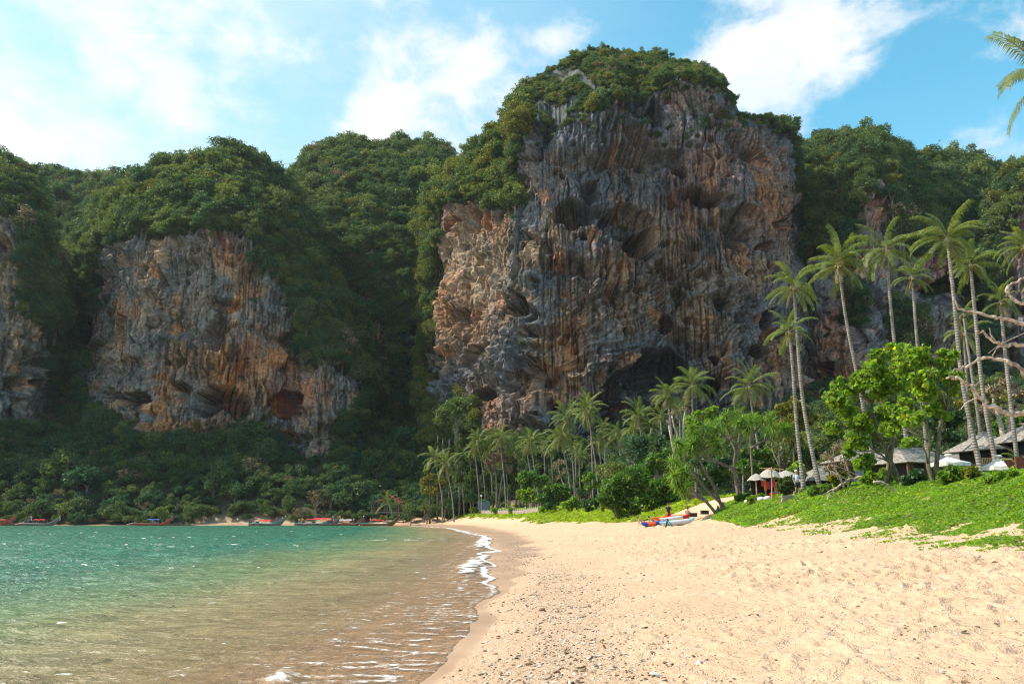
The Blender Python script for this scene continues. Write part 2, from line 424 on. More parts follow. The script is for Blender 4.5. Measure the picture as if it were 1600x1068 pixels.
prop(ground, 'pale golden trampled sand beach running from the water up to the trees', kind='structure')

# ---------------------------------------------------------------- sea
def sea():
    st = []; y = 1.0
    while y < 236: st.append(y); y += max(.06, .0048 * y)
    ys = np.array([-60, -30, -12, -5, -1] + st)
    aa = np.concatenate([np.linspace(-6, -.95, 40)[:-1], np.linspace(-.95, .16, 620)])
    Y = np.repeat(ys[:, None], len(aa), 1); X = aa[None, :] * (np.abs(Y) + 5)
    x, y = X.ravel(), Y.ravel()
    keep_d = shore(x, y, True); d = shore(x, y)
    amp = sm(-d, 2.6, 8) * (.35 + .65 * sm(-d, 4, 20))
    # short wind ripples running roughly along x, longer swell towards the beach
    wx = x + fbm(x * .15, y * .15, 4, 2) * 1.5; wy = y + fbm(x * .12, y * .12, 6, 2) * 1.5
    z = (gn(wx * .5, wy * 1.3, 1) * .085 + gn(wx * 1.1, wy * 2.9, 2) * .05 + gn(wx * 2.4, wy * 5.6, 3) * .022) * amp
    z += (fbm(wx * .22, wy * .7, 12, 3) * .085 + fbm(wx * .08, wy * .25, 13, 2) * .05) * amp * 1.3
    # small breaking crests close to the shore
    br = np.zeros_like(x)
    for off, wd, hh, sd_ in ((4.6, .5, .06, 5), (8.0, .7, .05, 9), (2.6, .3, .02, 14)):
        c = -d - off - fbm(x * .12 + 9, y * .12, sd_, 2) * 1.4; k = sm(gn(x * .12, y * .09, sd_ + 2), -.15, .35)
        z += np.exp(-(c / wd) ** 2) * hh * k; br = np.maximum(br, np.exp(-((c - .3) / (wd * 1.3)) ** 2) * k * .26)
    z += .012
    # swash tongue: water film climbs the sand a little at the fractal edge
    dep = np.clip(-G(x, y, d), 0, 5)
    ew = .10 + .0028 * y; edge = np.exp(-((keep_d + ew) / ew) ** 2)
    lines = np.zeros_like(x)
    for k, off in enumerate((.9, 1.7, 2.6, 3.8, 5.2, 7.0)):
        cc = -d - off - fbm(x * .25 + k, y * .16, 70 + k, 3) * .55; lines = np.maximum(lines, np.exp(-(cc / (.05 + .0022 * y)) ** 2) * sm(gn(x * .2, y * .12, 80 + k), -.25, .25) * (.75 - .06 * k))
    lace = np.clip(ridged(x * 1.1, y * 1.1, 40, 4) * .8 - .35, 0, 1)
    foam = br * np.clip(.35 + lace * 1.4 + fbm(x * 2, y * 2, 15, 3) * .7, 0, 1) * .7
    foam = np.maximum(foam, lines * (.55 + .5 * lace) * np.interp(y, [0, 16, 26, 60], [.42, .45, .9, 1]) * np.clip(.7 + fbm(x * 1.2, y * 1.2, 99, 3), 0, 1.2))
    foam = np.maximum(foam, edge * np.interp(y, [0, 14, 20, 26, 60, 200], [.2, .35, .5, .8, 1, 1]))
    px, py = proj(x, y, z * 0)
    patch = lambda cx, cy, rx, ry: np.exp(-(((px - cx - (py - cy) * -.9) / rx) ** 2 + ((py - cy) / ry) ** 2))
    big = patch(735, 886, 20, 15) + patch(757, 845, 12, 13) + .8 * patch(437, 1062, 22, 14) + .6 * patch(745, 828, 14, 4)
    foam = np.maximum(foam, np.clip(big * (.42 + .9 * lace + fbm(x * 1.6, y * 1.6, 19, 4) * 1.1), 0, 1) * (big > .12))
    z += np.clip(big, 0, 1) * .10 * (keep_d < 0)
    thin = sm(-d, 7.5, .5) * np.clip(ridged(x * .7, y * 1.6, 44, 4) * .9 - .62, 0, 1) * .8
    foam = np.clip(np.maximum(foam, thin), 0, 1) * (keep_d < .05)
    foam_glints = (gn(x * 1.1, y * 2.9, 60) > .60) * sm(gn(x * .06, y * .08, 61), -.2, .5) * sm(-d, 1, 5) * .9  # white specks: foam together with painted sun sparkles
    foam = np.maximum(foam, foam_glints * (y < 120))
    sp2 = (gn(x * 1.9, y * 4.6, 63) > .60) * (fbm(x * .25, y * .3, 64, 3) > -.1) * sm(-d, .8, 3) * (y < 34)  # near specks, foam and painted glint in one mask
    foam = np.maximum(foam, sp2 * np.clip(.35 + .6 * fbm(x * 1.5, y * 3, 66, 2), 0, .8))
    zz = np.where(keep_d < 0, z, np.minimum(z, -.02 - keep_d * .3))
    # the film over the sand needs the ground a touch lower than the water: follow it where it is higher
    me = mesh_np('sea', np.stack([x, y, zz], 1), gridfaces(len(ys), len(aa)), True)
    fattr(me, 'depth', dep + np.clip(-d, 0, 60) * .004); fattr(me, 'foam', foam)
    return me
def sea_mat():
    m, t = mat('sea_water'); ob = t.n('ShaderNodeTexCoord').outputs['Object']
    dep = t.n('ShaderNodeAttribute', attribute_name='depth').outputs['Fac']
    foam = t.n('ShaderNodeAttribute', attribute_name='foam').outputs['Fac']
    v = t.mapping(ob, scale=(1, 2.2, 1))
    n1 = t.noise(1.6, 5, v, dist=.6); n2 = t.noise(6, 3, v)
    h = t.m('ADD', n1, t.m('MULTIPLY', n2, .25))
    bp = t.n('ShaderNodeBump', {'Height': h, 'Distance': .30, 'Strength': .8}).outputs[0]
    body = t.mix(t.mr(dep, .15, .9), (.50, .37, .18, 1), (.20, .24, .095, 1))
    body = t.mix(t.mr(dep, .5, 2.0), body, (.028, .135, .078, 1))
    body = t.mix(t.mr(t.noise(.05, 3, ob), .35, .65, 0, .35), body, (.03, .17, .12, 1))
    ripple_light = t.noise(1.1, 4, t.mapping(ob, scale=(.55, 1.5, 1)), dist=1.2)  # light and dark of the ripples put into the water colour as streaks
    body = t.n('ShaderNodeVectorMath', {0: body, 3: t.mr(ripple_light, .3, .7, .72, 1.25)}, operation='SCALE').outputs[0]
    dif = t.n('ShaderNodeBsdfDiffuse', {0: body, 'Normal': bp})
    tint = t.mix(t.mr(dep, 0, .5), (.97, .93, .86, 1), (.55, .60, .40, 1))
    tr = t.n('ShaderNodeBsdfTransparent', {0: tint})
    f = t.m('SUBTRACT', 1.0, t.m('POWER', 2.718, t.m('MULTIPLY', dep, -2.6)))
    under = t.n('ShaderNodeMixShader', {0: f, 1: tr.outputs[0], 2: dif.outputs[0]})
    gl = t.n('ShaderNodeBsdfGlossy', {0: (1, 1, 1, 1), 1: .24, 'Normal': bp})
    fr = t.n('ShaderNodeFresnel', {0: 1.33, 'Normal': bp})
    s = t.n('ShaderNodeMixShader', {0: t.m('MULTIPLY', fr.outputs[0], .72), 1: under.outputs[0], 2: gl.outputs[0]})
    fo = t.n('ShaderNodeBsdfPrincipled', {'Base Color': (.80, .78, .74, 1), 'Roughness': .8})
    fm = t.mr(t.m('ADD', foam, t.m('MULTIPLY', t.m('SUBTRACT', t.noise(11, 6, ob, rough=.7), .5), 1.3)), .38, .85)
    s = t.n('ShaderNodeMixShader', {0: fm, 1: s.outputs[0], 2: fo.outputs[0]})
    t.n('ShaderNodeOutputMaterial', {0: s.outputs[0]}); return m
M['sea'] = sea_mat()
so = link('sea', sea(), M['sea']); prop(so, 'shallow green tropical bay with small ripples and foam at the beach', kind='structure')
bed = MB().add([(-3000, -400, -5), (3000, -400, -5), (3000, 1500, -5), (-3000, 1500, -5)], [(0, 1, 2, 3)]).build('seabed', M['sand'])
prop(bed, kind='structure')
far_sea = MB().add([(-3000, -400, -.06), (-30, -400, -.06), (-30, -58, -.06), (-3000, 235, -.06)], [(0, 1, 2, 3)])

# ---------------------------------------------------------------- limestone massifs
ROCKCOL = dict(grey=(.14, .148, .165), dark=(.024, .026, .03), tan=(.31, .205, .13), orange=(.52, .205, .065), pale=(.44, .32, .215), red=(.30, .075, .03))
def drips(s, z, w, h, seed):
    out = np.zeros_like(s)
    i0 = np.floor(s / w)
    for di in (-1, 0, 1):
        ci = i0 + di; off = rh(ci, ci * 0, seed) * h; j0 = np.floor((z + off) / h)
        for dj in (0, 1):
            cj = j0 + dj
            r1 = rh(ci, cj, seed + 1); r2 = rh(ci, cj, seed + 2); r3 = rh(ci, cj, seed + 3); r4 = rh(ci, cj, seed + 4)
            xc = (ci + .5 + .5 * (r1 - .5)) * w; zt = (cj + 1) * h - off; L = h * (.5 + .9 * r2); t = np.clip((z - zt + L) / L, 0, 1)
            rad = w * (.22 + .33 * r3) * np.sqrt(t) + 1e-6; q = 1 - ((s - xc) / rad) ** 2
            p = np.sqrt(np.clip(q, 0, 1)) * np.minimum(1, t * 3) * (1 - sm(t, .75, 1.0)) * (.35 + .65 * r4)
            out = np.maximum(out, np.where((z < zt) & (q > 0), p, 0))
    return out
ROCK = {
 'left': [[(165, 388), (200, 376), (260, 374), (330, 366), (385, 370), (398, 400), (392, 425), (425, 440), (450, 470), (462, 505), (440, 525), (446, 552), (470, 575), (510, 572), (553, 592), (550, 640), (515, 655), (508, 742), (480, 738), (452, 700), (430, 680), (405, 650), (370, 668), (300, 686), (225, 682), (190, 652), (140, 625), (148, 500), (165, 480)]],
 'farleft': [[(-60, 335), (10, 335), (28, 345), (24, 400), (26, 470), (46, 500), (66, 520), (66, 662), (-60, 662)]],
 'mid': [[(560, 350), (615, 345), (600, 392), (560, 392)], [(543, 455), (572, 470), (560, 530), (543, 515)], [(592, 500), (604, 560), (575, 615), (545, 590), (552, 545)], [(528, 300), (560, 292), (572, 318), (535, 325)], [(640, 520), (672, 540), (668, 600), (640, 585)], [(600, 700), (640, 690), (645, 725), (605, 730)], [(515, 555), (550, 560), (552, 600), (505, 600)]],
 'main': [[(690, 322), (700, 312), (760, 322), (812, 342), (815, 200), (845, 196), (905, 180), (960, 172), (1008, 165), (1030, 138), (1070, 130), (1128, 150), (1155, 188), (1228, 215), (1240, 330), (1262, 400), (1285, 500), (1310, 640), (1050, 700), (850, 690), (760, 682), (752, 640), (715, 608), (684, 645), (674, 600), (688, 500)]],
 'right': [[(1262, 405), (1300, 385), (1338, 400), (1334, 300), (1352, 262), (1375, 285), (1392, 380), (1400, 340), (1425, 400), (1470, 395), (1495, 460), (1545, 500), (1600, 540), (1600, 660), (1262, 680)]],
 'farright': [[(1568, 345), (1582, 322), (1700, 300), (1700, 640), (1562, 620), (1570, 480)]],
}
VEGON = {'right': [[(1395, 470), (1440, 480), (1440, 560), (1400, 550)], [(1330, 440), (1350, 450), (1345, 520), (1325, 500)]], 'main': []}
HOLES = {
 'main': [(1030, 575, 42, 30, 11), (985, 600, 45, 28, 6), (1000, 385, 26, 30, 9), (975, 350, 45, 26, 4), (895, 335, 34, 24, 5), (1085, 303, 24, 12, 8), (1060, 270, 14, 10, 5), (1110, 310, 24, 10, 6), (845, 235, 7, 17, 4),
          (862, 637, 6, 5, 5), (840, 647, 3, 5, 4), (822, 645, 7, 5, 5), (915, 373, 6, 6, 4), (1163, 503, 4, 14, 4), (1198, 498, 11, 15, 5), (1180, 550, 9, 12, 5), (1118, 555, 9, 9, 5), (1210, 350, 12, 9, 4), (1040, 505, 12, 12, 3),
          (760, 615, 20, 12, 3), (745, 545, 10, 12, 3), (885, 530, 10, 10, 2), (1060, 460, 14, 10, 3), (1195, 390, 12, 8, 4), (1110, 600, 14, 20, 6), (950, 640, 40, 30, 6), (1000, 650, 40, 30, 7), (925, 300, 12, 16, 3), (1130, 470, 16, 14, 3), (1235, 640, 20, 30, 4), (1305, 575, 18, 14, 5), (1022, 175, 6, 20, 3)],
 'left': [(175, 612, 16, 12, 5), (215, 622, 26, 15, 8), (330, 625, 26, 20, 9), (368, 635, 20, 22, 8), (448, 630, 28, 22, 5), (290, 605, 14, 8, 4), (188, 510, 7, 22, 4), (340, 520, 14, 30, 4), (350, 480, 24, 10, 3), (140, 520, 8, 30, 2)],
 'farleft': [(55, 600, 6, 14, 4), (18, 490, 6, 25, 3)], 'mid': [], 'right': [(1480, 445, 20, 15, 6), (1300, 580, 16, 12, 4), (1400, 600, 12, 20, 4)], 'farright': [], 'valley': [],
}
BLOBS = {  # px, py, rx, ry, colour, weight
 'main': [(715, 400, 30, 95, 'pale', 1.1), (712, 480, 28, 60, 'orange', .7), (765, 420, 42, 75, 'pale', .95), (750, 520, 45, 50, 'pale', .7), (700, 350, 12, 30, 'orange', .8), (760, 350, 30, 20, 'orange', .8), (745, 450, 14, 40, 'pale', .7), (740, 520, 40, 40, 'orange', .35),  # pale patches paint the left shoulder as sunlit
          (1110, 255, 55, 45, 'orange', .9), (1140, 230, 20, 30, 'tan', .8), (1060, 310, 22, 26, 'red', .9), (1075, 345, 18, 16, 'orange', .8), (1185, 290, 20, 60, 'orange', .9), (1210, 330, 16, 50, 'orange', .7), (1200, 250, 12, 30, 'orange', .8), (1055, 190, 10, 30, 'orange', .7),
          (955, 415, 40, 25, 'orange', .6), (895, 500, 20, 60, 'orange', .75), (880, 550, 25, 30, 'orange', .6), (930, 460, 60, 50, 'tan', .6), (980, 500, 70, 35, 'tan', .65), (820, 470, 20, 70, 'dark', .5), (760, 630, 40, 22, 'orange', .75), (790, 650, 30, 20, 'tan', .6), (865, 615, 50, 25, 'orange', .55),
          (1050, 430, 60, 50, 'tan', .65), (1100, 400, 60, 60, 'tan', .5), (1205, 560, 20, 35, 'orange', .7), (1180, 420, 60, 40, 'tan', .55), (1120, 520, 60, 40, 'tan', .5), (830, 260, 12, 60, 'tan', .7), (870, 280, 40, 20, 'tan', .4), (930, 245, 60, 18, 'tan', .45),
          (930, 170, 120, 40, 'grey', .9), (1080, 210, 25, 60, 'grey', .4), (1160, 260, 12, 100, 'grey', .9), (1100, 380, 30, 25, 'grey', .7), (720, 590, 30, 50, 'grey', .6), (960, 300, 60, 60, 'grey', .45), (1240, 590, 40, 60, 'tan', .5), (1260, 620, 30, 30, 'orange', .5), (780, 590, 40, 40, 'grey', .5)],
 'left': [(235, 520, 40, 55, 'grey', .75), (230, 500, 22, 25, 'tan', .6), (200, 430, 30, 60, 'grey', .6), (300, 470, 40, 30, 'tan', .6), (350, 380, 22, 25, 'red', .85), (365, 400, 14, 20, 'orange', .9), (370, 570, 60, 50, 'orange', .7), (355, 600, 14, 25, 'orange', .8), (450, 625, 32, 28, 'red', 1.0), (440, 560, 40, 25, 'orange', .6), (260, 600, 14, 40, 'orange', .7), (270, 670, 50, 16, 'orange', .9), (160, 560, 20, 40, 'tan', .6), (420, 470, 30, 40, 'grey', .8), (300, 395, 60, 22, 'tan', .5), (495, 690, 20, 50, 'tan', .6), (490, 610, 30, 25, 'orange', .6), (185, 490, 12, 30, 'orange', .6)],
 'farleft': [(5, 400, 12, 70, 'orange', .6), (30, 560, 30, 40, 'tan', .6), (40, 620, 30, 30, 'grey', .5), (5, 520, 20, 40, 'tan', .6)],
 'right': [(1362, 325, 16, 30, 'orange', .9), (1455, 410, 30, 30, 'red', .6), (1385, 480, 60, 90, 'grey', .7), (1300, 540, 25, 60, 'orange', .6), (1340, 590, 30, 30, 'orange', .6), (1290, 600, 30, 30, 'red', .45), (1480, 560, 40, 60, 'tan', .4), (1350, 420, 15, 30, 'orange', .5)],
 'farright': [(1590, 370, 20, 60, 'orange', .7), (1590, 350, 20, 30, 'pale', .4)], 'mid': [(520, 580, 20, 20, 'orange', .5)], 'valley': [],
}
VEG = []   # (xyz, size, massif, slope flag)
VEGPOLY = {}
def massif(name, key, label, plan, rim, skyl, base, back, res, seed, amp=1.0, vegd=1.0, dripamp=1.0, strata=0.0):
    """plan: (px at the reference row, depth); rim/skyl/base: pixel outlines; all turned to metres before anything is built"""
    ap = np.array([float(ray(p[0], 620)[0]) for p in plan]); Dp = np.array([p[1] for p in plan], float)
    def Df(a): return np.interp(a, ap, Dp)
    def outline(o, extra=0):
        aa, ee = ray([p[0] for p in o], [p[1] for p in o]); k = np.argsort(aa); aa = aa[k]; ee = ee[k]
        return aa, ee
    ra, re_ = outline(rim); ka, ke = outline(skyl); ba, be = outline(base)
    # walk the plan curve at even arc length
    aa = np.linspace(ap[0], ap[-1], 4000); X = aa * Df(aa); Y = Df(aa)
    ker = np.hanning(121); ker /= ker.sum()
    pad = lambda v: np.convolve(np.concatenate([np.full(60, v[0]), v, np.full(60, v[-1])]), ker, 'valid')
    X, Y = pad(X), pad(Y)
    L = np.concatenate([[0], np.cumsum(np.hypot(np.diff(X), np.diff(Y)))]); n = int(L[-1] / res)
    s = np.linspace(0, L[-1], n); X = np.interp(s, L, X); Y = np.interp(s, L, Y)
    tx = np.gradient(X); ty = np.gradient(Y); tl = np.hypot(tx, ty); nx = ty / tl; ny = -tx / tl      # towards the camera
    a = X / Y
    zr = CAMH + np.interp(a, ra, re_) * Y; zb = CAMH + np.interp(a, ba, be) * Y - 6
    bk = np.interp(a, [float(ray(p[0], 620)[0]) for p in back], [p[1] for p in back])
    zk = np.maximum(CAMH + np.interp(a, ka, ke) * (Y + bk * .9), zr + 1)
    zr = zr + fbm(s * .10, s * 0 + seed, seed, 4) * 3.0
    hv = float(np.max(zr - zb)); nv = int(hv / res); nt = max(12, int(np.median(bk) / (res * 1.8)))
    v = np.linspace(0, 1, nv)[:, None]
    Z = zb[None] + (zr - zb)[None] * v; Sx = np.repeat(s[None], nv, 0)
    PX, PY = proj(X[None] + 0 * Z, Y[None] + 0 * Z, Z)
    # --- relief
    sx, zz = Sx.ravel(), Z.ravel(); px, py = PX.ravel(), PY.ravel()
    q = fbm(sx * .035, zz * .03, seed, 3) * 4.2 * amp + fbm(sx * .13, zz * .05, seed + 3, 3) * .9 * amp
    big = q.copy()
    warp = fbm(sx * .08, zz * .08, seed + 5, 2) * 4
    fl = ridged((sx + warp) * .42, zz * .035 + warp * .02, seed + 7, 3) * .42
    q += fl * dripamp * sm(fbm(sx * .03 + 5, zz * .035, seed + 8, 3), -.25, .35)
    dm = sm(fbm(sx * .04, zz * .045, seed + 9, 3), -.1, .4); dm = .12 + .88 * dm
    dr = drips(sx + warp * .4, zz, 2.6, 14, seed + 11) * 3.0 + drips(sx, zz + warp, 1.3, 8, seed + 21) * 1.7 + drips(sx, zz, .75, 5, seed + 31) * .8
    q += dr * dm * dripamp
    # hollows below overhanging lips
    hol = np.clip(fbm(sx * .06, zz * .08 + 3, seed + 13, 3) - .25, 0, 1); q -= hol * 13 * amp
    q -= np.clip(fbm(sx * .22, zz * .2, seed + 15, 2) - .42, 0, 1) * 7 * amp
    q += ridged(sx * .3, zz * .16, seed + 16, 4) * .38 * amp
    if strata:
        w = sm(px, 860, 900) * sm(py, 380, 460) * (1 - sm(px, 1150, 1200)); th = R(26)
        u = sx * math.cos(th) + zz * math.sin(th); t_ = -sx * math.sin(th) + zz * math.cos(th) + fbm(sx * .05, zz * .05, seed + 19, 2) * 4
        q += w * (ridged(u * .05, t_ * .42, seed + 18, 4) * 1.5 - .4); q -= w * dr * dm * dripamp * .7
    wpx = px + fbm(sx * .12, zz * .12, seed + 41, 3) * 9; wpy = py + fbm(sx * .12, zz * .12, seed + 43, 3) * 9
    for cx, cy, rx, ry, dep in HOLES[key]:
        e = 1 - ((wpx - cx) / rx) ** 2 - ((wpy - cy) / np.where(wpy > cy, ry * 1.15, ry)) ** 2
        q -= np.sqrt(np.clip(e * 1.6, 0, 1)) * dep * 2.5
    q += fbm(sx * .9, zz * .7, seed + 17, 3) * .28
    cr = np.clip(1 - np.abs(gn((sx + warp * .8) * .20, zz * .022 + 3, seed + 25)) * 11, 0, 1) * sm(gn(sx * .05, zz * .035, seed + 26), -.2, .2) * 2.6 + np.clip(1 - np.abs(gn((sx + warp * .5) * .5, zz * .05, seed + 27)) * 8, 0, 1) * sm(gn(sx * .08, zz * .06, seed + 28), -.1, .3) * 1.3
    q -= cr * amp
    f1, f2 = worley(sx * .34 + warp * .25, zz * .15 + warp * .1, seed + 81); blk = rh(np.floor(sx * .34 + warp * .25), np.floor(zz * .15), seed + 83)
    q += (f1 * .9 - np.exp(-(f2 - f1) * 9) * .9) * amp * (.5 + sm(gn(sx * .05, zz * .05, seed + 84), -.3, .4))
    g1, g2 = worley(sx * 1.0 + fbm(sx * .4, zz * .4, seed + 86, 2) * .5, zz * .62, seed + 85); q += (g1 * .5 - np.exp(-(g2 - g1) * 7) * .38) * (.4 + .6 * sm(gn(sx * .1, zz * .08, seed + 87), -.2, .3))
    q -= np.clip(gn(sx * .7, zz * .6, seed + 88) - .42, 0, 1) * 3.2 * sm(gn(sx * .06, zz * .06, seed + 89), -.1, .3)
    q = q.reshape(Z.shape)
    # --- colour of the rock (stains, tufa, lichen), with sunlight painted into the left shoulder
    g = lambda k: np.array(ROCKCOL[k])[None]
    st = fbm(sx * .26 + warp * .3, zz * .022, seed + 51, 5); st2 = fbm(sx * 1.3, zz * .045, seed + 53, 3); n3 = fbm(sx * .06, zz * .05, seed + 55, 4); n4 = fbm(sx * .3, zz * .3, seed + 57, 4)
    C = g('grey') * (1 - sm(n3 + n4 * .3, -.1, .5))[:, None] + g('tan') * sm(n3 + n4 * .3, -.1, .5)[:, None]
    wj = n4 * 14
    for cx, cy, rx, ry, cn, w in BLOBS[key]:
        e = np.exp(-(((px - cx + wj) / rx) ** 2 + ((py - cy + wj + st * 10) / ry) ** 2) * 1.1) * w
        e = np.clip(e * (1.1 + st * .7 + n4 * .5), 0, 1)[:, None]; C = C * (1 - e) + g(cn) * e
    e = (sm(fbm(sx * .1, zz * .09, seed + 59, 4) + st * .3, .42, .8) * .6)[:, None]; C = C * (1 - e) + g('orange') * e
    shd = np.where(px < 800, .6, 1.0) if key == 'main' else 1.0  # weaker grey and dark streaks keep the painted sunlit shoulder bright
    e = (sm(st, .1, .55) * .55 * shd)[:, None]; C = C * (1 - e) + g('grey') * .8 * e
    e = (sm(st2 * (.5 + sm(n3, -.3, .3)) + n4 * .5, .05, .5) * .8 * shd)[:, None]; C = C * (1 - e) + g('dark') * e
    e = (sm(-st2 + n4 * .3, .45, .95) * .35)[:, None]; C = C * (1 - e) + g('pale') * e
    hi = (sm((zz - zb.min()) / hv, .62, .95) * .5 * shd)[:, None]; C = C * (1 - hi) + g('grey') * (1 + .3 * st[:, None]) * hi
    st3 = sm(fbm(sx * 2.1 + warp, zz * .05, seed + 63, 2) + .4 * gn(sx * .1, zz * .05, seed + 64), .2, .65)[:, None] * .6; C = C * (1 - st3) + g('dark') * st3
    C = C * (1 + .34 * fbm(sx * 1.9, zz * 1.5, seed + 61, 3)[:, None])
    rockm = np.zeros(len(px), bool)
    for pl in ROCK.get(key, []): rockm |= inpoly(wpx, wpy, pl)
    for pl in VEGON.get(key, []): rockm &= ~inpoly(wpx, wpy, pl)
    soil = np.array((.035, .045, .022))[None] * (1 + .5 * n4[:, None]) + np.array((.05, .04, .03))[None] * sm(n4, .1, .6)[:, None]
    Cw = np.where(rockm[:, None], C, soil * .8 + C * .2)
    # --- the top: rolls back from the rim to the crest and down behind it
    w = np.concatenate([np.linspace(0, 1, nt)[1:], np.array([1.15, 1.35, 1.6])])[:, None]
    zt = zr[None] + (zk - zr)[None] * np.sin(np.minimum(w, 1) * math.pi / 2) - np.maximum(w - 1, 0) ** 1.3 * (zk - zr + 25)[None] * 1.4
    bo = bk[None] * w
    qt = q[-1][None] * (1 - sm(w, 0, .35)) + (fbm(Sx[:1] * .05 + w * 0, w * 3 + seed, seed + 71, 3) * 3.0) * sm(w, 0, .3)
    zt = zt + fbm(Sx[:1] * .07 + w * 0, w * bk[None] * .07, seed + 73, 3) * 2.0 * sm(w, .05, .3)
    allX = np.concatenate([X[None] + nx[None] * q, X[None] + 0 * w - nx[None] * 0 + nx[None] * qt + (a[None] * bo)], 0)
    allY = np.concatenate([Y[None] + ny[None] * q, Y[None] + ny[None] * qt + bo], 0)
    allZ = np.concatenate([Z, zt], 0)
    nrow = allZ.shape[0]
    ct = np.zeros((zt.size, 3)); nn = fbm(np.repeat(s[None], len(w), 0).ravel() * .3, (w * bk[None]).ravel() * .3, seed + 75, 3)
    gm = {'main': .55}.get(key, .15)
    ct[:] = np.array((.04, .05, .025)) * (1 - gm) + np.array(ROCKCOL['grey']) * gm; ct *= (1 + .4 * nn[:, None])
    if key == 'right': Cw = Cw * np.array((1.4, 1.32, 1.25))[None]  # rock colour lightened here to make up for the tall cliff's shade
    if key in ('left', 'farleft'): Cw = Cw * np.array((1.28, 1.12, .98))[None]
    C = np.clip(np.concatenate([Cw * (.90 if key == 'main' else 1.05), ct], 0), .01, .8)
    V = np.stack([allX.ravel(), allY.ravel(), allZ.ravel()], 1)
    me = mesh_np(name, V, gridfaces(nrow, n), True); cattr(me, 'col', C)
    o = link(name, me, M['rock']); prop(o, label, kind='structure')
    # --- plant positions on it
    vx, vy = proj(V[:, 0], V[:, 1], V[:, 2])
    wv = fbm(V[:, 0] * .12, V[:, 2] * .12, seed + 91, 3); vx0, vy0 = vx, vy; vx, vy = vx + wv * 11, vy + fbm(V[:, 0] * .12, V[:, 2] * .12, seed + 93, 3) * 11
    rock = np.zeros(len(V), bool)
    for pl in ROCK.get(key, []):
        for ox, oy in ((0, 0), (13, 0), (-13, 0), (0, 12), (0, -8)): rock |= inpoly(vx + ox, vy + oy, pl)
    for pl in VEGON.get(key, []): rock &= ~inpoly(vx, vy, pl)
    rock &= (np.arange(len(V)) < nv * n)
    return dict(V=V, rock=rock, top=np.arange(len(V)) >= nv * n, vx=vx0, vy=vy0, n=n, nrow=nrow, key=key, nv=nv, w=np.concatenate([np.full(nv * n, -1.0), np.repeat(w.ravel(), n)]))
def rock_mat():
    m, t = mat('limestone'); ob = t.n('ShaderNodeTexCoord').outputs['Object']
    c = t.n('ShaderNodeAttribute', attribute_name='col').outputs['Color']
    n1 = t.noise(1.1, 5, ob, rough=.65); n2 = t.noise(.35, 4, t.mapping(ob, scale=(1, 1, .25)))
    k = t.m('MULTIPLY', t.mr(n1, .25, .75, .45, 1.6, smooth=False), t.mr(n2, .3, .7, .8, 1.25))
    c = t.n('ShaderNodeVectorMath', {0: c, 3: k}, operation='SCALE').outputs[0]
    bp = t.n('ShaderNodeBump', {'Height': n1, 'Distance': .7, 'Strength': .8}).outputs[0]
    b = t.n('ShaderNodeBsdfPrincipled', {'Base Color': c, 'Roughness': .95, 'Normal': bp, 'Specular IOR Level': .15})
    t.n('ShaderNodeOutputMaterial', {0: b.outputs[0]}); return m
M['rock'] = rock_mat()
MS = []
MS.append(massif('limestone_cliff', 'main', 'towering grey and orange limestone cliff with a bushy domed top',
    [(655, 330), (672, 300), (690, 272), (745, 256), (810, 240), (840, 234), (930, 232), (1040, 236), (1150, 232), (1225, 236), (1250, 250), (1290, 300), (1310, 330)],
    [(655, 420), (680, 335), (690, 322), (700, 314), (760, 320), (806, 338), (814, 330), (820, 198), (850, 192), (905, 176), (960, 168), (1008, 158), (1035, 134), (1070, 126), (1128, 146), (1153, 188), (1224, 212), (1240, 330), (1262, 420), (1300, 520)],
    [(655, 420), (685, 318), (700, 298), (735, 256), (770, 222), (800, 200), (816, 185), (822, 165), (836, 140), (850, 124), (880, 104), (905, 97), (940, 80), (1000, 94), (1045, 110), (1080, 118), (1110, 130), (1135, 160), (1155, 188), (1190, 194), (1222, 196), (1236, 260), (1262, 420), (1300, 520)],
    [(655, 800), (1300, 800)], [(655, 20), (690, 26), (800, 24), (830, 42), (1100, 42), (1200, 22), (1260, 12), (1310, 12)], .26, 100, strata=1.0))
MS.append(massif('limestone_bluff', 'left', 'lower limestone bluff stained orange and grey under a jungle cap',
    [(110, 360), (128, 320), (146, 290), (170, 272), (240, 262), (330, 262), (400, 268), (455, 275), (500, 270), (550, 278), (575, 300), (590, 330)],
    [(110, 430), (146, 400), (165, 388), (200, 374), (330, 362), (385, 366), (400, 395), (440, 450), (470, 480), (520, 560), (560, 590), (590, 640)],
    [(110, 400), (140, 350), (175, 318), (215, 288), (265, 268), (320, 262), (370, 252), (400, 255), (432, 282), (450, 300), (475, 340), (500, 420), (540, 480), (590, 520)],
    [(110, 830), (590, 830)], [(110, 30), (170, 40), (400, 42), (470, 40), (590, 30)], .36, 300, amp=.7, dripamp=1.15))
MS.append(massif('limestone_headland', 'farleft', 'limestone headland at the left edge half covered in jungle',
    [(-260, 250), (-150, 250), (0, 254), (40, 262), (60, 275), (75, 310), (85, 350)],
    [(-260, 300), (0, 330), (20, 342), (50, 400), (60, 440), (85, 520)], [(-260, 230), (-100, 245), (0, 262), (20, 262), (40, 276), (60, 330), (85, 420)],
    [(-260, 830), (85, 830)], [(-260, 40), (85, 25)], .45, 400))
MS.append(massif('valley_hill', 'valley', 'dark jungle valley between the headland and the bluff',
    [(-100, 400), (30, 390), (90, 385), (150, 380), (260, 390)], [(-100, 420), (60, 400), (120, 420), (260, 400)],
    [(-100, 290), (50, 285), (90, 283), (130, 288), (180, 292), (260, 290)], [(-100, 830), (260, 830)], [(-100, 60), (260, 60)], 1.0, 500))
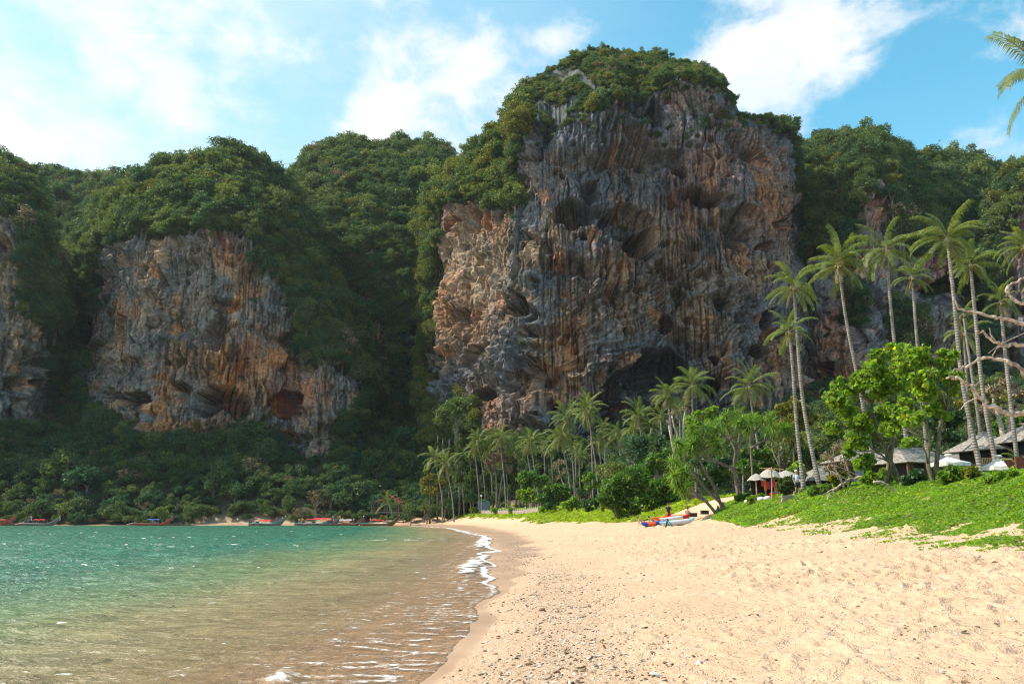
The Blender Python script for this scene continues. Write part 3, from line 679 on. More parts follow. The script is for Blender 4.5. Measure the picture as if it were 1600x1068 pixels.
MS.append(massif('jungle_hill', 'mid', 'steep jungle covered hill between the two limestone cliffs',
    [(380, 400), (420, 350), (470, 325), (540, 318), (620, 312), (680, 318), (740, 330), (800, 340)],
    [(380, 420), (450, 400), (520, 395), (600, 398), (700, 410), (800, 420)],
    [(380, 330), (448, 300), (462, 290), (475, 262), (505, 240), (540, 232), (600, 240), (640, 240), (665, 233), (690, 240), (712, 262), (740, 270), (800, 280)],
    [(380, 830), (800, 830)], [(380, 60), (500, 80), (800, 80)], .6, 600, dripamp=.5))
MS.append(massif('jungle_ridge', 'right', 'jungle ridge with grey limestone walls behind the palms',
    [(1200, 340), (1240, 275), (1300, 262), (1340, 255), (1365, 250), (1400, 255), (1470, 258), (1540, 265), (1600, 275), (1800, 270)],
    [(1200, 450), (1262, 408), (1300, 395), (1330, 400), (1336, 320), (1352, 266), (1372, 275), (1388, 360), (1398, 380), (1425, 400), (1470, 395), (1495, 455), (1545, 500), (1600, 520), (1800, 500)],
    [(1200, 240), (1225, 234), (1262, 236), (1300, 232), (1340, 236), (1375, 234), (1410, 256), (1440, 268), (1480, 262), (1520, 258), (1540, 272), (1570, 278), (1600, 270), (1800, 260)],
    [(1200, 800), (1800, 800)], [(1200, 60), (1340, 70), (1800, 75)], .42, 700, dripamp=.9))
MS.append(massif('limestone_spur', 'farright', 'limestone spur at the right edge behind the palms',
    [(1545, 300), (1560, 262), (1580, 245), (1640, 240), (1800, 240)], [(1545, 420), (1565, 350), (1582, 322), (1640, 310), (1800, 300)],
    [(1545, 400), (1562, 310), (1580, 285), (1600, 272), (1640, 262), (1800, 250)], [(1545, 800), (1800, 800)], [(1545, 12), (1800, 40)], .5, 800))
# ---------------------------------------------------------------- jungle trees
def leafcloud(name, centers, radii, n, size, rs, up=.35, aspect=1.0, flat=.5, fold=0.0, flatz=.85):
    """leaf clumps: small bent quads over the upper skin of several lobes"""
    k = rs.choice(len(centers), n, p=np.array([r * r for r in radii]) / sum(r * r for r in radii))
    c = np.array(centers)[k]; r = np.array(radii)[k]
    d = rs.normal(size=(n, 3)); d[:, 2] = d[:, 2] + up; d /= np.linalg.norm(d, axis=1)[:, None]
    wob = 1 + .38 * np.sin(d[:, 0] * 5.3 + k * 1.7) * np.sin(d[:, 1] * 4.7 + k * 2.3) * np.cos(d[:, 2] * 4.1 + k)
    rad = r * (1 - .5 * rs.rand(n) ** 2) * wob * (1 + (rs.rand(n) < .07) * rs.rand(n) * .5)
    p = c + d * rad[:, None] * np.array((1, 1, flatz))[None]
    nrm = d * flat + rs.normal(size=(n, 3)) * (1 - flat) * .8; nrm /= np.linalg.norm(nrm, axis=1)[:, None]
    t = np.cross(nrm, rs.normal(size=(n, 3))); t /= np.linalg.norm(t, axis=1)[:, None]; b = np.cross(nrm, t)
    sz = size * (.6 + .8 * rs.rand(n))[:, None]
    t *= sz * aspect; b *= sz
    V = np.stack([p - t * .5, p + b * .42 + nrm * sz * fold, p + t * .5, p - b * .42 + nrm * sz * fold], 1).reshape(-1, 3)
    me = mesh_np(name, V, np.arange(4 * n).reshape(-1, 4)); lv = np.repeat(rs.rand(n), 4); fattr(me, 'lv', lv)
    return me
def lobes(rs, n, R3, rmin, rmax, low=-.2):
    cs, rr = [], []
    for i in range(n):
        d = rs.normal(size=3); d /= np.linalg.norm(d); d[2] = abs(d[2]) * 1.1 + low; q = rs.rand() ** .4 * .72
        cs.append((d[0] * R3[0] * q, d[1] * R3[1] * q, d[2] * R3[2] * q)); rr.append(rmin + (rmax - rmin) * rs.rand())
    return cs, rr
CROWN = []; TRUNK = []; NV = 14
for i in range(NV):
    rs = np.random.RandomState(40 + i)
    cs, rr = lobes(rs, (14, 24, 34, 19)[i % 4], (1.2, .95, (1.1, .6, .85, 1.35, .7)[i % 5]), .10, (.45, .34, .28, .4)[i % 4])
    me = leafcloud('crown', cs, rr, 2500 if i < 12 else 900, (.092, .075, .085)[i % 3], rs, up=.25, flat=.25, flatz=(.85, .6, .75)[i % 3])
    me.materials.append(M['jungle'] if i < 5 or i in (9, 10) else M['jungle_shaded'] if i < 7 or i == 11 else M['jungle_olive'] if i < 9 else M['dry']); CROWN.append(me)
for i in range(3):
    rs = random.Random(i); b = MB(); top = (rs.uniform(-.1, .1), rs.uniform(-.1, .1), .1)
    b.tube([(0, 0, -1.9), (.05, 0, -1), (0, .05, -.4), top], [.075, .06, .05, .03], 6)
    for k in range(5):
        an = k * 1.26 + rs.random(); z = -.6 + .12 * k; e = (math.cos(an) * .6, math.sin(an) * .6, z + .65)
        b.tube([(0, 0, z), (e[0] * .4, e[1] * .4, z + .22), e], [.035, .025, .01], 5)
    TRUNK.append(b.mesh('trunk')); TRUNK[-1].materials.append(M['bark'])

def pick_points(V, prob, cell, rs):
    k = np.where(rs.rand(len(V)) < prob)[0]; rs.shuffle(k); q = V[k] / cell[k][:, None] if hasattr(cell, '__len__') else V[k] / cell
    q = np.floor(q).astype(np.int64); key = q[:, 0] * 73856093 ^ q[:, 1] * 19349663 ^ q[:, 2] * 83492791
    _, u = np.unique(key, return_index=True); return k[u]
PTS = []   # x, y, z(crown centre), size, variant, region
rs = np.random.RandomState(5)
for ms in MS:
    V = ms['V']; key = ms['key']; top = ms['top']; px, py = ms['vx'], ms['vy']
    inv = (px > -60) & (px < 1670) & (py < 815) & (V[:, 2] > 0)
    veg = (~ms['rock']) & inv & (ms['w'] < 1.2)
    size = np.where(top, 4.3, 3.4)
    if key in ('valley',): size = size * 1.2
    if key == 'main':
        dome = (px > 824) & top; size = np.where(dome, 1.6, size)
        veg &= ~(dome & (fbm(px * .03, py * .03, 79, 3) > .25 - .5 * sm(py, 90, 190)) & (rs.rand(len(V)) < .97))
    k = np.where(veg)[0]
    k = k[pick_points(V[k], np.ones(len(k)), size[k] * .62, rs)]
    for i in k:
        sz = size[i] * min(1.7, .5 + rs.gamma(2.2, .2))
        x, y, z = V[i]
        if key in ('left', 'farleft', 'valley', 'mid') and not top[i]: var = rs.choice([5, 6, 0, 1, 5, 6])
        elif key == 'main' and px[i] < 824: var = rs.choice([7, 8, 0, 2, 3, 4], p=[.22, .2, .15, .15, .14, .14])
        elif key == 'main': var = rs.choice([0, 1, 2, 3, 4, 7])
        elif key == 'right' and not top[i]: var = rs.choice([5, 6, 0, 1])
        else: var = rs.choice([0, 1, 2, 3, 4, 7 if rs.rand() < .5 else 0, 5])
        PTS.append((x, y - sz * .15, z + sz * .25 + (max(0, rs.normal(0, .28)) * sz if top[i] else 0), sz, var, key + ('_top' if top[i] else '_wall')))
    # tufts clinging to ledges in bare rock
    if key in ('main', 'left', 'right'):
        r = np.where(ms['rock'] & inv)[0]; r = r[rs.rand(len(r)) < {'main': .00022, 'left': .00015, 'right': .0009}[key]]
        for i in r:
            x, y, z = V[i]; sz = rs.uniform(.7, 1.7); PTS.append((x, y - .3, z, sz, rs.choice([0, 1, 5]), key + '_ledge'))
    if key == 'main':   # thinning scrub under the dome rim
        nz = fbm(px * .02, py * .02, 77, 3)
        r = np.where(ms['rock'] & inv & (px < 1150) & (py < 250) & (nz > -.1))[0]; r = r[rs.rand(len(r)) < .012 * (1 - sm(py[r], 170, 250))]
        for i in r:
            x, y, z = V[i]; sz = rs.uniform(.9, 2.0); PTS.append((x, y - .3, z, sz, rs.choice([0, 1, 2, 3]), 'main_top'))
# talus slope at the foot of the cliffs
AX = []
yy = 222.0
while yy < 300:
    x = -240.0
    while x < 60:
        xx, y2 = x + rs.uniform(-2, 2), yy + rs.uniform(-2, 2); d = float(shore(np.array([xx]), np.array([y2]))[0])
        edge = 6.8 + 1.2 * math.sin(xx * .07) - 6 * (xx < -92)
        pq = proj(xx, y2, 22.0)[0]
        if xx / y2 < -.03 + .02 * math.sin(y2) and d > edge:
            sz = (2.2 + rs.gamma(2.5, .75)) * (.7 if d < edge + 5 else 1) * (.5 if 425 < pq < 520 and d > 27 else 1)
            AX.append((xx, y2, sz, 'apron_left'))
        x += 3.6
    yy += 3.8
yy = 160.0
while yy < 262:
    x = -12.0
    while x < 230:
        xx, y2 = x + rs.uniform(-2.5, 2.5), yy + rs.uniform(-2, 2)
        if xx / y2 > -.08 and xx / y2 < .85 and float(apron(np.array([xx]), np.array([y2]))[0]) > 1.2: AX.append((xx, y2, rs.uniform(2.6, 4.4), 'apron_right'))
        x += 4.6
    yy += 4.8
ax = np.array([(a[0], a[1]) for a in AX]); az = G(ax[:, 0], ax[:, 1])
for (x, y, sz, rg), z in zip(AX, az):
    PTS.append((x, y, z + sz * (.62 if rg == 'apron_left' else .85), sz, rs.choice([5, 6, 0, 1, 5, 6, 2]) if rg == 'apron_left' else rs.choice([5, 6, 0, 1, 2, 3]), rg))
fill = []
for p in PTS:      # low growth between the big crowns
    if not p[5].endswith('_ledge') and p[3] > 2.2 and rs.rand() < .8:
        s_ = rs.uniform(.8, 1.9); fill.append((p[0] + rs.normal(0, p[3] * .45), p[1] - abs(rs.normal(0, p[3] * .22)), p[2] + (rs.normal(.1, .5) if not p[5].endswith('_top') else rs.normal(-.35, .2)) * p[3], s_, rs.choice([0, 1, 2, 3, 5, 6, 9, 10, 11, 7]), p[5]))
PTS += fill
P3 = np.array([(p[0], p[1], p[2]) for p in PTS]); SZ = np.array([p[3] for p in PTS]); VR = np.array([p[4] for p in PTS], int)
sw = rs.rand(len(VR)); VR = np.where((VR <= 4) & (sw < .33), rs.choice([9, 10], len(VR)), VR); VR = np.where(((VR == 5) | (VR == 6)) & (sw < .3), 11, VR); VR = np.where((sw > .965), rs.choice([12, 13], len(VR)), VR); RG = [p[5] for p in PTS]
ppx, ppy = proj(P3[:, 0], P3[:, 1], P3[:, 2])
# the shrubs of the bare faces stay small; the big tree that leans on the foot of the main cliff
LABEL = {
 'main_top': ('low bushy tree on the domed top of the tallest cliff', 'trees on top of the tallest cliff'),
 'left_top': ('rounded green tree on the cap of the left bluff', 'trees capping the left bluff'),
 'left_wall': ('dark green tree clinging beside the orange stained bluff', 'trees on the side of the left bluff'),
 'farleft_top': ('tree on top of the left headland', 'trees on the left headland'),
 'farleft_wall': ('tree hanging on the wall of the left headland', 'trees on the wall of the headland'),
 'valley_top': ('jungle tree along the low skyline of the far valley', 'trees on the valley skyline'), 'valley_wall': ('tree deep in the valley left of the bluff', 'trees in the shaded valley'),
 'mid_top': ('sunlit jungle tree on the rounded hill between the cliffs', 'trees on the hill between the cliffs'), 'mid_wall': ('dark jungle tree on the steep gully wall between the cliffs', 'trees in the gully between the cliffs'),
 'main_wall': ('green tree hanging at the left corner of the tallest cliff', 'trees on the side of the tallest cliff'),
 'right_top': ('jungle tree on the ridge behind the tall palms', 'trees on the ridge behind the palms'), 'right_wall': ('dark tree on the grey wall behind the tall palms', 'trees on the wall behind the palms'),
 'farright_top': ('tree topping the right rock spur', 'trees on the right spur'), 'farright_wall': ('tree hanging on the right rock spur', 'trees on the wall of the right spur'),
 'main_ledge': ('small green tuft growing on a ledge of the tallest cliff', 'tufts on ledges of the tallest cliff'), 'left_ledge': ('small green tuft growing on a ledge of the left bluff', 'tufts on ledges of the left bluff'), 'right_ledge': ('small green tuft on a ledge behind the tall palms', 'tufts on the wall behind the palms'),
 'apron_left': ('dense dark jungle tree on the slope above the moored boats', 'jungle trees above the moored boats'), 'apron_right': ('dense green tree on the slope under the tallest cliff', 'jungle trees below the tallest cliff')}
vis = (ppx > -20) & (ppx < 1620) & (ppy > 0)
front = np.array([r in ('apron_left',) for r in RG]) & (P3[:, 1] < 262)
skyl = np.array([r.endswith('_top') for r in RG])
score = SZ / P3[:, 1] * vis * (1 + .5 * front + .25 * skyl)
score[[i for i, r in enumerate(RG) if r == 'apron_right']] *= .55
order = np.argsort(-score)
BOUND = {}
for r_, x_ in zip(RG, ppx): BOUND.setdefault(r_, []).append(min(max(x_, 0), 1600))
def tree_words(v, s): return ('small ', 'medium ', 'large ')[int(s > 2.6) + int(s > 4.2)] + ('mid green ' if v < 5 or v in (9, 10) else 'dark green ' if v < 7 or v == 11 else 'olive yellow ' if v < 9 else 'dry brownish ')
def place_words(r, x):
    lo_, hi_ = min(BOUND[r]), max(BOUND[r]); t_ = (min(max(x, 0), 1600) - lo_) / (hi_ - lo_ + 1e-6)
    return ('at its left end', 'left of its middle', 'near its middle', 'right of its middle', 'at its right end')[min(4, int(t_ * 5))]
IND = order[:290]; REST = order[290:]
REST = REST[vis[REST] | (np.abs(ppx[REST] - 800) < 950)]
for i in IND:
    lb, gp = LABEL[RG[i]]
    lb = tree_words(VR[i], SZ[i]) + lb[lb.index('tree'):] + ', ' + place_words(RG[i], ppx[i])
    o = thing('jungle_tree', lb, 'tree', tuple(P3[i] - np.array((0, 0, SZ[i] * 1.6))), rnd.uniform(0, 6.28), gp, float(SZ[i]))
    c = link('crown', CROWN[VR[i]], None, o); c.location = (0, 0, 1.6)
    t_ = link('trunk', TRUNK[i % 3], None, o); t_.location = (0, 0, 1.6)
def instanced(name, pts, rot, scl, idx, sources, label, kind='stuff'):
    me = bpy.data.meshes.new(name); me.vertices.add(len(pts)); me.vertices.foreach_set('co', np.asarray(pts, np.float32).ravel())
    a = me.attributes.new('rot', 'FLOAT_VECTOR', 'POINT'); a.data.foreach_set('vector', np.asarray(rot, np.float32).ravel())
    a = me.attributes.new('scl', 'FLOAT_VECTOR', 'POINT'); a.data.foreach_set('vector', np.asarray(scl, np.float32).ravel())
    a = me.attributes.new('idx', 'INT', 'POINT'); a.data.foreach_set('value', np.asarray(idx, np.int32))
    o = link(name, me); prop(o, label, kind=kind)
    ng = bpy.data.node_groups.new(name + '_scatter', 'GeometryNodeTree')
    ng.interface.new_socket('Geometry', in_out='INPUT', socket_type='NodeSocketGeometry'); ng.interface.new_socket('Geometry', in_out='OUTPUT', socket_type='NodeSocketGeometry')
    N = ng.nodes; Lk = ng.links; gi = N.new('NodeGroupInput'); go = N.new('NodeGroupOutput')
    jo = N.new('GeometryNodeJoinGeometry')
    for so_ in reversed(sources):
        oi = N.new('GeometryNodeObjectInfo'); oi.inputs['Object'].default_value = so_; oi.inputs['As Instance'].default_value = True; oi.transform_space = 'ORIGINAL'
        Lk.new(oi.outputs['Geometry'], jo.inputs[0])
    ip = N.new('GeometryNodeInstanceOnPoints'); ip.inputs['Pick Instance'].default_value = True
    def at(nm, ty):
        n_ = N.new('GeometryNodeInputNamedAttribute'); n_.data_type = ty; n_.inputs['Name'].default_value = nm; return n_.outputs['Attribute']
    Lk.new(gi.outputs[0], ip.inputs['Points']); Lk.new(jo.outputs[0], ip.inputs['Instance'])
    Lk.new(at('idx', 'INT'), ip.inputs['Instance Index'])
    er = N.new('FunctionNodeEulerToRotation'); Lk.new(at('rot', 'FLOAT_VECTOR'), er.inputs[0]); Lk.new(er.outputs[0], ip.inputs['Rotation'])
    Lk.new(at('scl', 'FLOAT_VECTOR'), ip.inputs['Scale']); Lk.new(ip.outputs[0], go.inputs[0])
    md = o.modifiers.new('scatter', 'NODES'); md.node_group = ng; return o
# one real object for each crown mesh serves the scatter
src = {}
for i in IND:
    if VR[i] not in src: src[VR[i]] = None
heads = [None] * NV
for o in list(COL.objects):
    if o.name.startswith('crown') and o.data in CROWN: heads[CROWN.index(o.data)] = o
for k in range(NV):
    if heads[k] is None: heads[k] = next(h for h in heads if h)
n_ = len(REST)
instanced('jungle', P3[REST], np.stack([rs.normal(0, .28, n_), rs.normal(0, .28, n_), rs.rand(n_) * 6.28], 1),
          np.stack([SZ[REST] * rs.uniform(.75, 1.25, n_), SZ[REST] * rs.uniform(.75, 1.25, n_), SZ[REST] * rs.uniform(.7, 1.3, n_)], 1), VR[REST], heads,
          'unbroken green jungle covering the slopes and the tops of the cliffs')
# ---------------------------------------------------------------- coconut palms
def frond_mesh(elev, L, droop, seed, dry=False):
    r_ = random.Random(seed); n = 30; pts = []; p = Vector((0.05, 0, 0)); e = elev; side = r_.uniform(-.25, .25)
    for i in range(n + 1):
        pts.append(p.copy()); t = i / n; e2 = e - droop * (t ** 1.4)
        p = p + Vector((math.cos(e2) * math.cos(side * t), math.cos(e2) * math.sin(side * t), math.sin(e2))) * (L / n)
    V, Fc, lv = [], [], []
    for i in range(n):                     # rachis, three sided
        for q, w in ((pts[i], .035 * (1 - i / n) + .008), (pts[i + 1], .035 * (1 - (i + 1) / n) + .008)):
            V += [q + Vector((0, w, 0)), q + Vector((0, -w, 0)), q + Vector((0, 0, -w * 1.2))]; lv += [.95] * 3
        b = len(V) - 6; Fc += [(b, b + 1, b + 4, b + 3), (b + 1, b + 2, b + 5, b + 4), (b + 2, b, b + 3, b + 5)]
    m_ = 46
    for j in range(m_):
        t = .14 + .86 * j / (m_ - 1); f = t * n; i = min(int(f), n - 1); q = pts[i].lerp(pts[i + 1], f - i); d = (pts[i + 1] - pts[i]).normalized()
        for sgn in (-1, 1):
            if r_.random() < (.25 if dry else .05): continue
            l = L * .27 * (math.sin(min(1, t * 1.25 + .12) * math.pi * .62) * (1.05 - .55 * t)) * r_.uniform(.8, 1.15)
            sd_ = Vector((-d.y, d.x, 0)); sd_ = sd_.normalized() if sd_.length > 1e-3 else Vector((0, 1, 0))
            a1 = (sd_ * sgn * .85 + d * .65 + Vector((0, 0, .12 + r_.uniform(-.15, .15)))).normalized()
            a2 = (sd_ * sgn * .42 + d * .45 + Vector((0, 0, -.85 if not dry else -1.4 + r_.uniform(-.3, .3)))).normalized()
            w = Vector((d.x, d.y, d.z)) * (.030 * L / 3.6); p1 = q + a1 * l * .5; p2 = p1 + a2 * l * .55
            b = len(V); V += [q - w * .6, q + w * .6, p1 - w, p1 + w, p2 - w * .15, p2 + w * .15]; k = r_.random() * .9; lv += [k] * 6
            Fc += [(b, b + 1, b + 3, b + 2), (b + 2, b + 3, b + 5, b + 4)]
    me = mesh_np('frond', [tuple(v) for v in V], Fc); fattr(me, 'lv', lv); me.materials.append(M['palm_dry' if dry else 'palm']); return me
FR = {}
for ci, (el, dr_) in enumerate(((80, 55), (62, 75), (42, 85), (22, 85), (2, 75), (-22, 50))):
    FR[ci] = [frond_mesh(R(el), 3.6, R(dr_), 10 * ci + k) for k in range(3)]
FR[6] = [frond_mesh(R(-50), 3.0, R(35), 90 + k, True) for k in range(2)]
def coconut_mesh():
    b = MB(); r_ = random.Random(4)
    for i in range(11):
        an = i * 2.4; b.ball((math.cos(an) * .26, math.sin(an) * .26, -.25 - .22 * r_.random()), .13, 6, 4)
    return b.mesh('coconuts', True)
COCO = coconut_mesh(); COCO.materials.append(simple('coconut_husk', (.22, .17, .05), .7, .5, 3))
def DM(px, D):
    if D < 100 or px > 1030: return D
    return float(np.interp(px, [640, 760, 830, 890, 1000, 1030], [214, 206, 186, 168, 142, 122]) + (D - np.interp(px, [640, 760, 830, 890, 1000, 1030], [150, 150, 135, 120, 118, 112])) * .8)
def palm(crown, base_px, D, rad_px, label, group=None, bend=(0, 0), nf=22, seed=0, ground=True, name='coconut_palm', dry=3):
    D = DM(crown[0], D) if D < 190 else D
    r_ = random.Random(seed * 7 + 1); top = P(crown[0], crown[1], D)
    b = on_ground(base_px[0], base_px[1], D + r_.uniform(-.5, .5)); b.z -= .25
    o = thing(name, label, 'palm tree', b, 0, group); rel = top - b
    fs = rad_px / F * D * 1.06 / 3.0; H = rel.z
    rad = min(.165, .008 * H + .05) if H > 5 else .07
    m1 = rel * .4 + Vector((rel.x * -.22 + bend[0], r_.uniform(-.3, .3), 0)); m2 = rel * .75 + Vector((rel.x * -.10 + bend[0] * .6, 0, 0))
    pts = curve([Vector((0, 0, -.1)), m1, m2, rel], 6); n = len(pts)
    rr = [rad * (1.5 - .5 * min(1, i / 3)) * (1.0 - .35 * i / n) for i in range(n)]
    t_ = MB().tube(pts, rr, 8).mesh('trunk', True); link('trunk', t_, M['palm_bark'], o)
    # crown leaves, pushed over a little by the sea wind
    wind = r_.uniform(.05, .32); sag = r_.uniform(-.12, .22); nf = int(nf * r_.uniform(.75, 1.15))
    for i in range(nf):
        u = i / nf; ci = min(5, int(u * 6.2)); me = FR[ci][r_.randrange(3)]
        f = link('frond', me, None, o); f.location = rel + Vector((0, 0, .12 - u * .3) if H > 4 else (0, 0, .1)); f.rotation_euler = (Matrix.Rotation(wind, 3, 'Y') @ Matrix.Rotation(i * 2.4 + r_.uniform(-.35, .35), 3, 'Z') @ Matrix.Rotation(r_.uniform(-.2, .2) + sag, 3, 'Y') @ Matrix.Rotation(r_.uniform(-.35, .35), 3, 'X')).to_euler(); f.scale = (fs * r_.uniform(.72, 1.15),) * 3
    for i in range(dry):
        f = link('dead_frond', FR[6][i % 2], None, o); f.location = rel - Vector((0, 0, .2)); f.rotation_euler = (0, 0, r_.uniform(0, 6.28)); f.scale = (fs * r_.uniform(.6, .85),) * 3
    if H > 5:
        c = link('coconuts', COCO, None, o); c.location = rel; c.scale = (max(.8, fs * 1.15),) * 3
    return o
G1 = 'tall coconut palms behind the beach resort'; G2 = 'coconut palms along the foot of the tallest cliff'
tall = [((1240, 447), (1281, 752), 60, 46, 'tall coconut palm on the left of the resort with one yellow drooping frond', -.5),
 ((1233, 517), (1257, 772), 56, 38, 'shorter coconut palm standing directly below the leftmost tall palm', 0),
 ((1310, 412), (1372, 745), 62, 54, 'tall coconut palm with curved trunk passing behind the broadleaf tree', -.6),
 ((1385, 388), (1424, 745), 60, 50, 'tall coconut palm with upright fronds rising behind the broadleaf tree top', -.3),
 ((1425, 432), (1452, 745), 66, 34, 'small crowned coconut palm between two taller ones behind the broadleaf tree', 0),
 ((1480, 372), (1537, 748), 52, 54, 'tallest coconut palm with a wide spreading crown behind the white parasols', -.3),
 ((1516, 413), (1562, 748), 55, 42, 'tall coconut palm just right of the tallest one', -.2),
 ((1563, 470), (1592, 748), 58, 36, 'coconut palm with drooping fronds behind the bare branches', 0),
 ((1602, 385), (1650, 750), 48, 44, 'coconut palm cut by the right edge halfway up the picture', 0),
 ((1506, 520), (1522, 740), 78, 36, 'pale small coconut palm half hidden behind the tall trunks', 0)]
for i, (c, b, D, r_, lb, bd) in enumerate(tall): palm(c, b, D, r_ * .9, lb, G1, (bd, 0), 22, i)
mid = [((679, 715), (692, 790), 150, 20, 'leftmost coconut palm of the beach grove, beside the cone shaped casuarinas'),
 ((697, 724), (710, 796), 146, 20, 'leaning coconut palm growing out of the dark glossy shrub'),
 ((742, 702), (750, 793), 148, 16, 'lower palm of the close pair next to the lamp post'), ((747, 687), (759, 793), 150, 20, 'higher palm of the close pair next to the lamp post'),
 ((781, 684), (791, 791), 150, 20, 'tall palm beside the leafless brown tree'), ((788, 692), (794, 791), 155, 15, 'palm close behind the one beside the leafless brown tree'),
 ((829, 690), (842, 766), 140, 21, 'palm with curved trunk above the dark round tree'), ((822, 700), (834, 770), 146, 15, 'small palm hidden behind the one above the dark round tree'),
 ((886, 655), (898, 772), 128, 26, 'full crowned palm left of the tall twin palms'), ((876, 683), (891, 780), 126, 23, 'lower leaning palm left of the tall twin palms'),
 ((918, 641), (936, 758), 122, 26, 'tall palm of the twin pair in the middle of the grove'), ((922, 652), (926, 765), 127, 18, 'second palm of the twin pair in the middle of the grove'),
 ((935, 688), (942, 760), 132, 20, 'palm just right of the twin pair'), ((950, 684), (953, 746), 136, 19, 'palm standing straight above the big shrub'),
 ((966, 681), (971, 742), 130, 20, 'thin palm above the left part of the big shrub'), ((998, 650), (1006, 718), 116, 26, 'leaning palm with full crown above the big shrub'),
 ((990, 672), (995, 722), 120, 20, 'lower palm left of the leaning palm above the big shrub'), ((1043, 618), (1051, 705), 104, 26, 'palm with yellowish crown left of the high double crown'),
 ((1081, 601), (1084, 690), 98, 31, 'large palm crown in front of the big dark cave'), ((1170, 603), (1188, 720), 88, 33, 'dark green palm with drooping crown right of the cave'),
 ((1152, 662), (1158, 730), 95, 24, 'small palm below the drooping one right of the cave'), ((860, 700), (864, 770), 150, 14, 'far small palm near the middle of the grove'),
 ((905, 712), (908, 770), 140, 15, 'small low palm among the trunks of the twin pair'), ((1020, 668), (1024, 730), 128, 16, 'small palm behind the big shrub top')]
for i, (c, b, D, r_, lb) in enumerate(mid): palm(c, b, D, r_ * 1.03, lb, G2, (rnd.uniform(-.2, .2), 0), 25, 40 + i, dry=6)
extra = [((808, 702), (812, 775), 160, 14, 'slim background palm left of the palm with curved trunk'), ((850, 694), (853, 772), 158, 15, 'slim background palm right of the palm with curved trunk'),
 ((899, 700), (902, 768), 146, 15, 'short background palm left of the twin palms'), ((944, 668), (947, 742), 150, 14, 'thin background palm high behind the twin palms'),
 ((977, 694), (980, 738), 138, 15, 'low background palm left of the leaning full crowned palm'), ((1012, 690), (1014, 728), 134, 14, 'low background palm right of the leaning full crowned palm'),
 ((1032, 650), (1036, 712), 118, 17, 'slim palm close left of the palm with yellowish crown'), ((765, 706), (770, 790), 158, 14, 'slim background palm between the lamp post pair and the leafless tree'),
 ((720, 712), (726, 792), 160, 14, 'slim background palm left of the lamp post pair'), ((1062, 640), (1064, 700), 108, 18, 'slim palm left below the large crown in front of the cave')]
for i, (c, b, D, r_, lb) in enumerate(extra): palm(c, b, D, r_, lb, G2, (rnd.uniform(-.3, .3), 0), 19, 140 + i, dry=5)
# the palm whose fronds enter at the top right corner: its trunk stands outside the frame
palm((1634, 116), (1760, 860), 24, 88, 'near coconut palm whose fronds hang into the top right corner', None, (0, 0), 19, 77)
# bare palm trunks whose crowns are hidden by others
palm((1505, 300 + 190), (1540, 748), 74, 22, 'slender palm with small crown between the tallest palm and its neighbour', G1, (0, 0), 14, 90)
palm((605, 785), (605, 806), 196, 16, 'young palm with yellow fronds in front of the red roofed hut', None, (0, 0), 13, 91, dry=0)
palm((1597, 730), (1598, 748), 42, 26, 'short young palm by the red wooden deck at the right edge', None, (0, 0), 12, 92, dry=0)

# ---------------------------------------------------------------- broadleaf trees and shrubs given by trunk line and lobes
def plant(name, label, cat, D, base, trunks, lob, mt, leaf, n, group=None, bark='bark', tr=.12, aspect=1.0, flat=.35, up=.2, fold=.12, seed=1, kind='crown', limb=True, squash=.8, twig=0):
    """base px; trunks: list of px polylines starting at the base; lob: (px, py, radius px, depth offset)"""
    D0 = D; D = DM(base[0], D)
    if cat == 'shrub' or label.startswith('bright green large leaved') or cat == 'dead bush':
        hg = hit_ground(base[0], base[1])
        if hg is not None and hg.y > 12: D = hg.y
    leaf = leaf * (D / D0) ** .6; tr = tr * (D / D0)
    rs_ = np.random.RandomState(seed); B = on_ground(base[0], base[1], D); B.z -= .1
    o = thing(name, label, cat, B, 0, group)
    cs, rr = [], []
    for l in lob:
        px, py, r = l[:3]; dd = l[3] if len(l) > 3 else rs_.uniform(-.5, .5) * r / F * D
        c = P(px, py, D + dd) - B; cs.append(tuple(c)); rr.append(r / F * D)
    # lobes get satellites so that the outline breaks up
    c2, r2 = [], []
    for c, r in zip(cs, rr):
        for k in range(8):
            d = rs_.normal(size=3); d /= np.linalg.norm(d); c2.append(tuple(np.array(c) + d * r * np.array((.8, .8, .62)) * rs_.uniform(.7, 1.15))); r2.append(r * rs_.uniform(.2, .5))
        c2.append(c); r2.append(r * .55)
    if n:
        me = leafcloud(kind, c2, r2, n, leaf, rs_, up, aspect, flat, fold)
        if squash != 1:
            pass
        # keep leaves above the ground
        link(kind, me, M[mt], o)
    b = MB(); ends = []
    for tp in trunks:
        q = [P(p[0], p[1], D + (p[2] if len(p) > 2 else 0)) - B for p in tp]; q[0] = Vector((q[0].x, q[0].y, min(q[0].z, 0)))
        cq = curve(q, 5); m_ = len(cq); b.tube(cq, [tr * (1.25 - .7 * i / m_) for i in range(m_)], 7); ends.append(q)
    if limb:
        for j, (c, r) in enumerate(zip(cs, rr)):
            c = Vector(c); allp = [p for e in ends for p in e[1:]] or [Vector((0, 0, .2))]
            s0 = min(allp, key=lambda p: (p - c).length + (2.0 if p.z > c.z else 0)); mm = (s0 + c) * .5 + Vector((rs_.uniform(-.1, .1), rs_.uniform(-.1, .1), .12)) * (c - s0).length
            b.tube(curve([s0, mm, c], 3), [tr * .5, tr * .42, tr * .36, tr * .3, tr * .24, tr * .18, tr * .14], 5)
            for k in range(5 + twig):
                d = Vector(rs_.normal(size=3)); d.z = abs(d.z); d.normalize(); e_ = c + d * r * 1.0; h_ = c.lerp(e_, .5) + Vector((0, 0, -.08 * r)); b.tube([c.lerp(s0, .3 * rs_.rand()), h_, e_], [tr * .16, tr * .11, tr * .05], 4)
    b.build('trunk', M[bark], o, True)
    return o
A = 'almond'
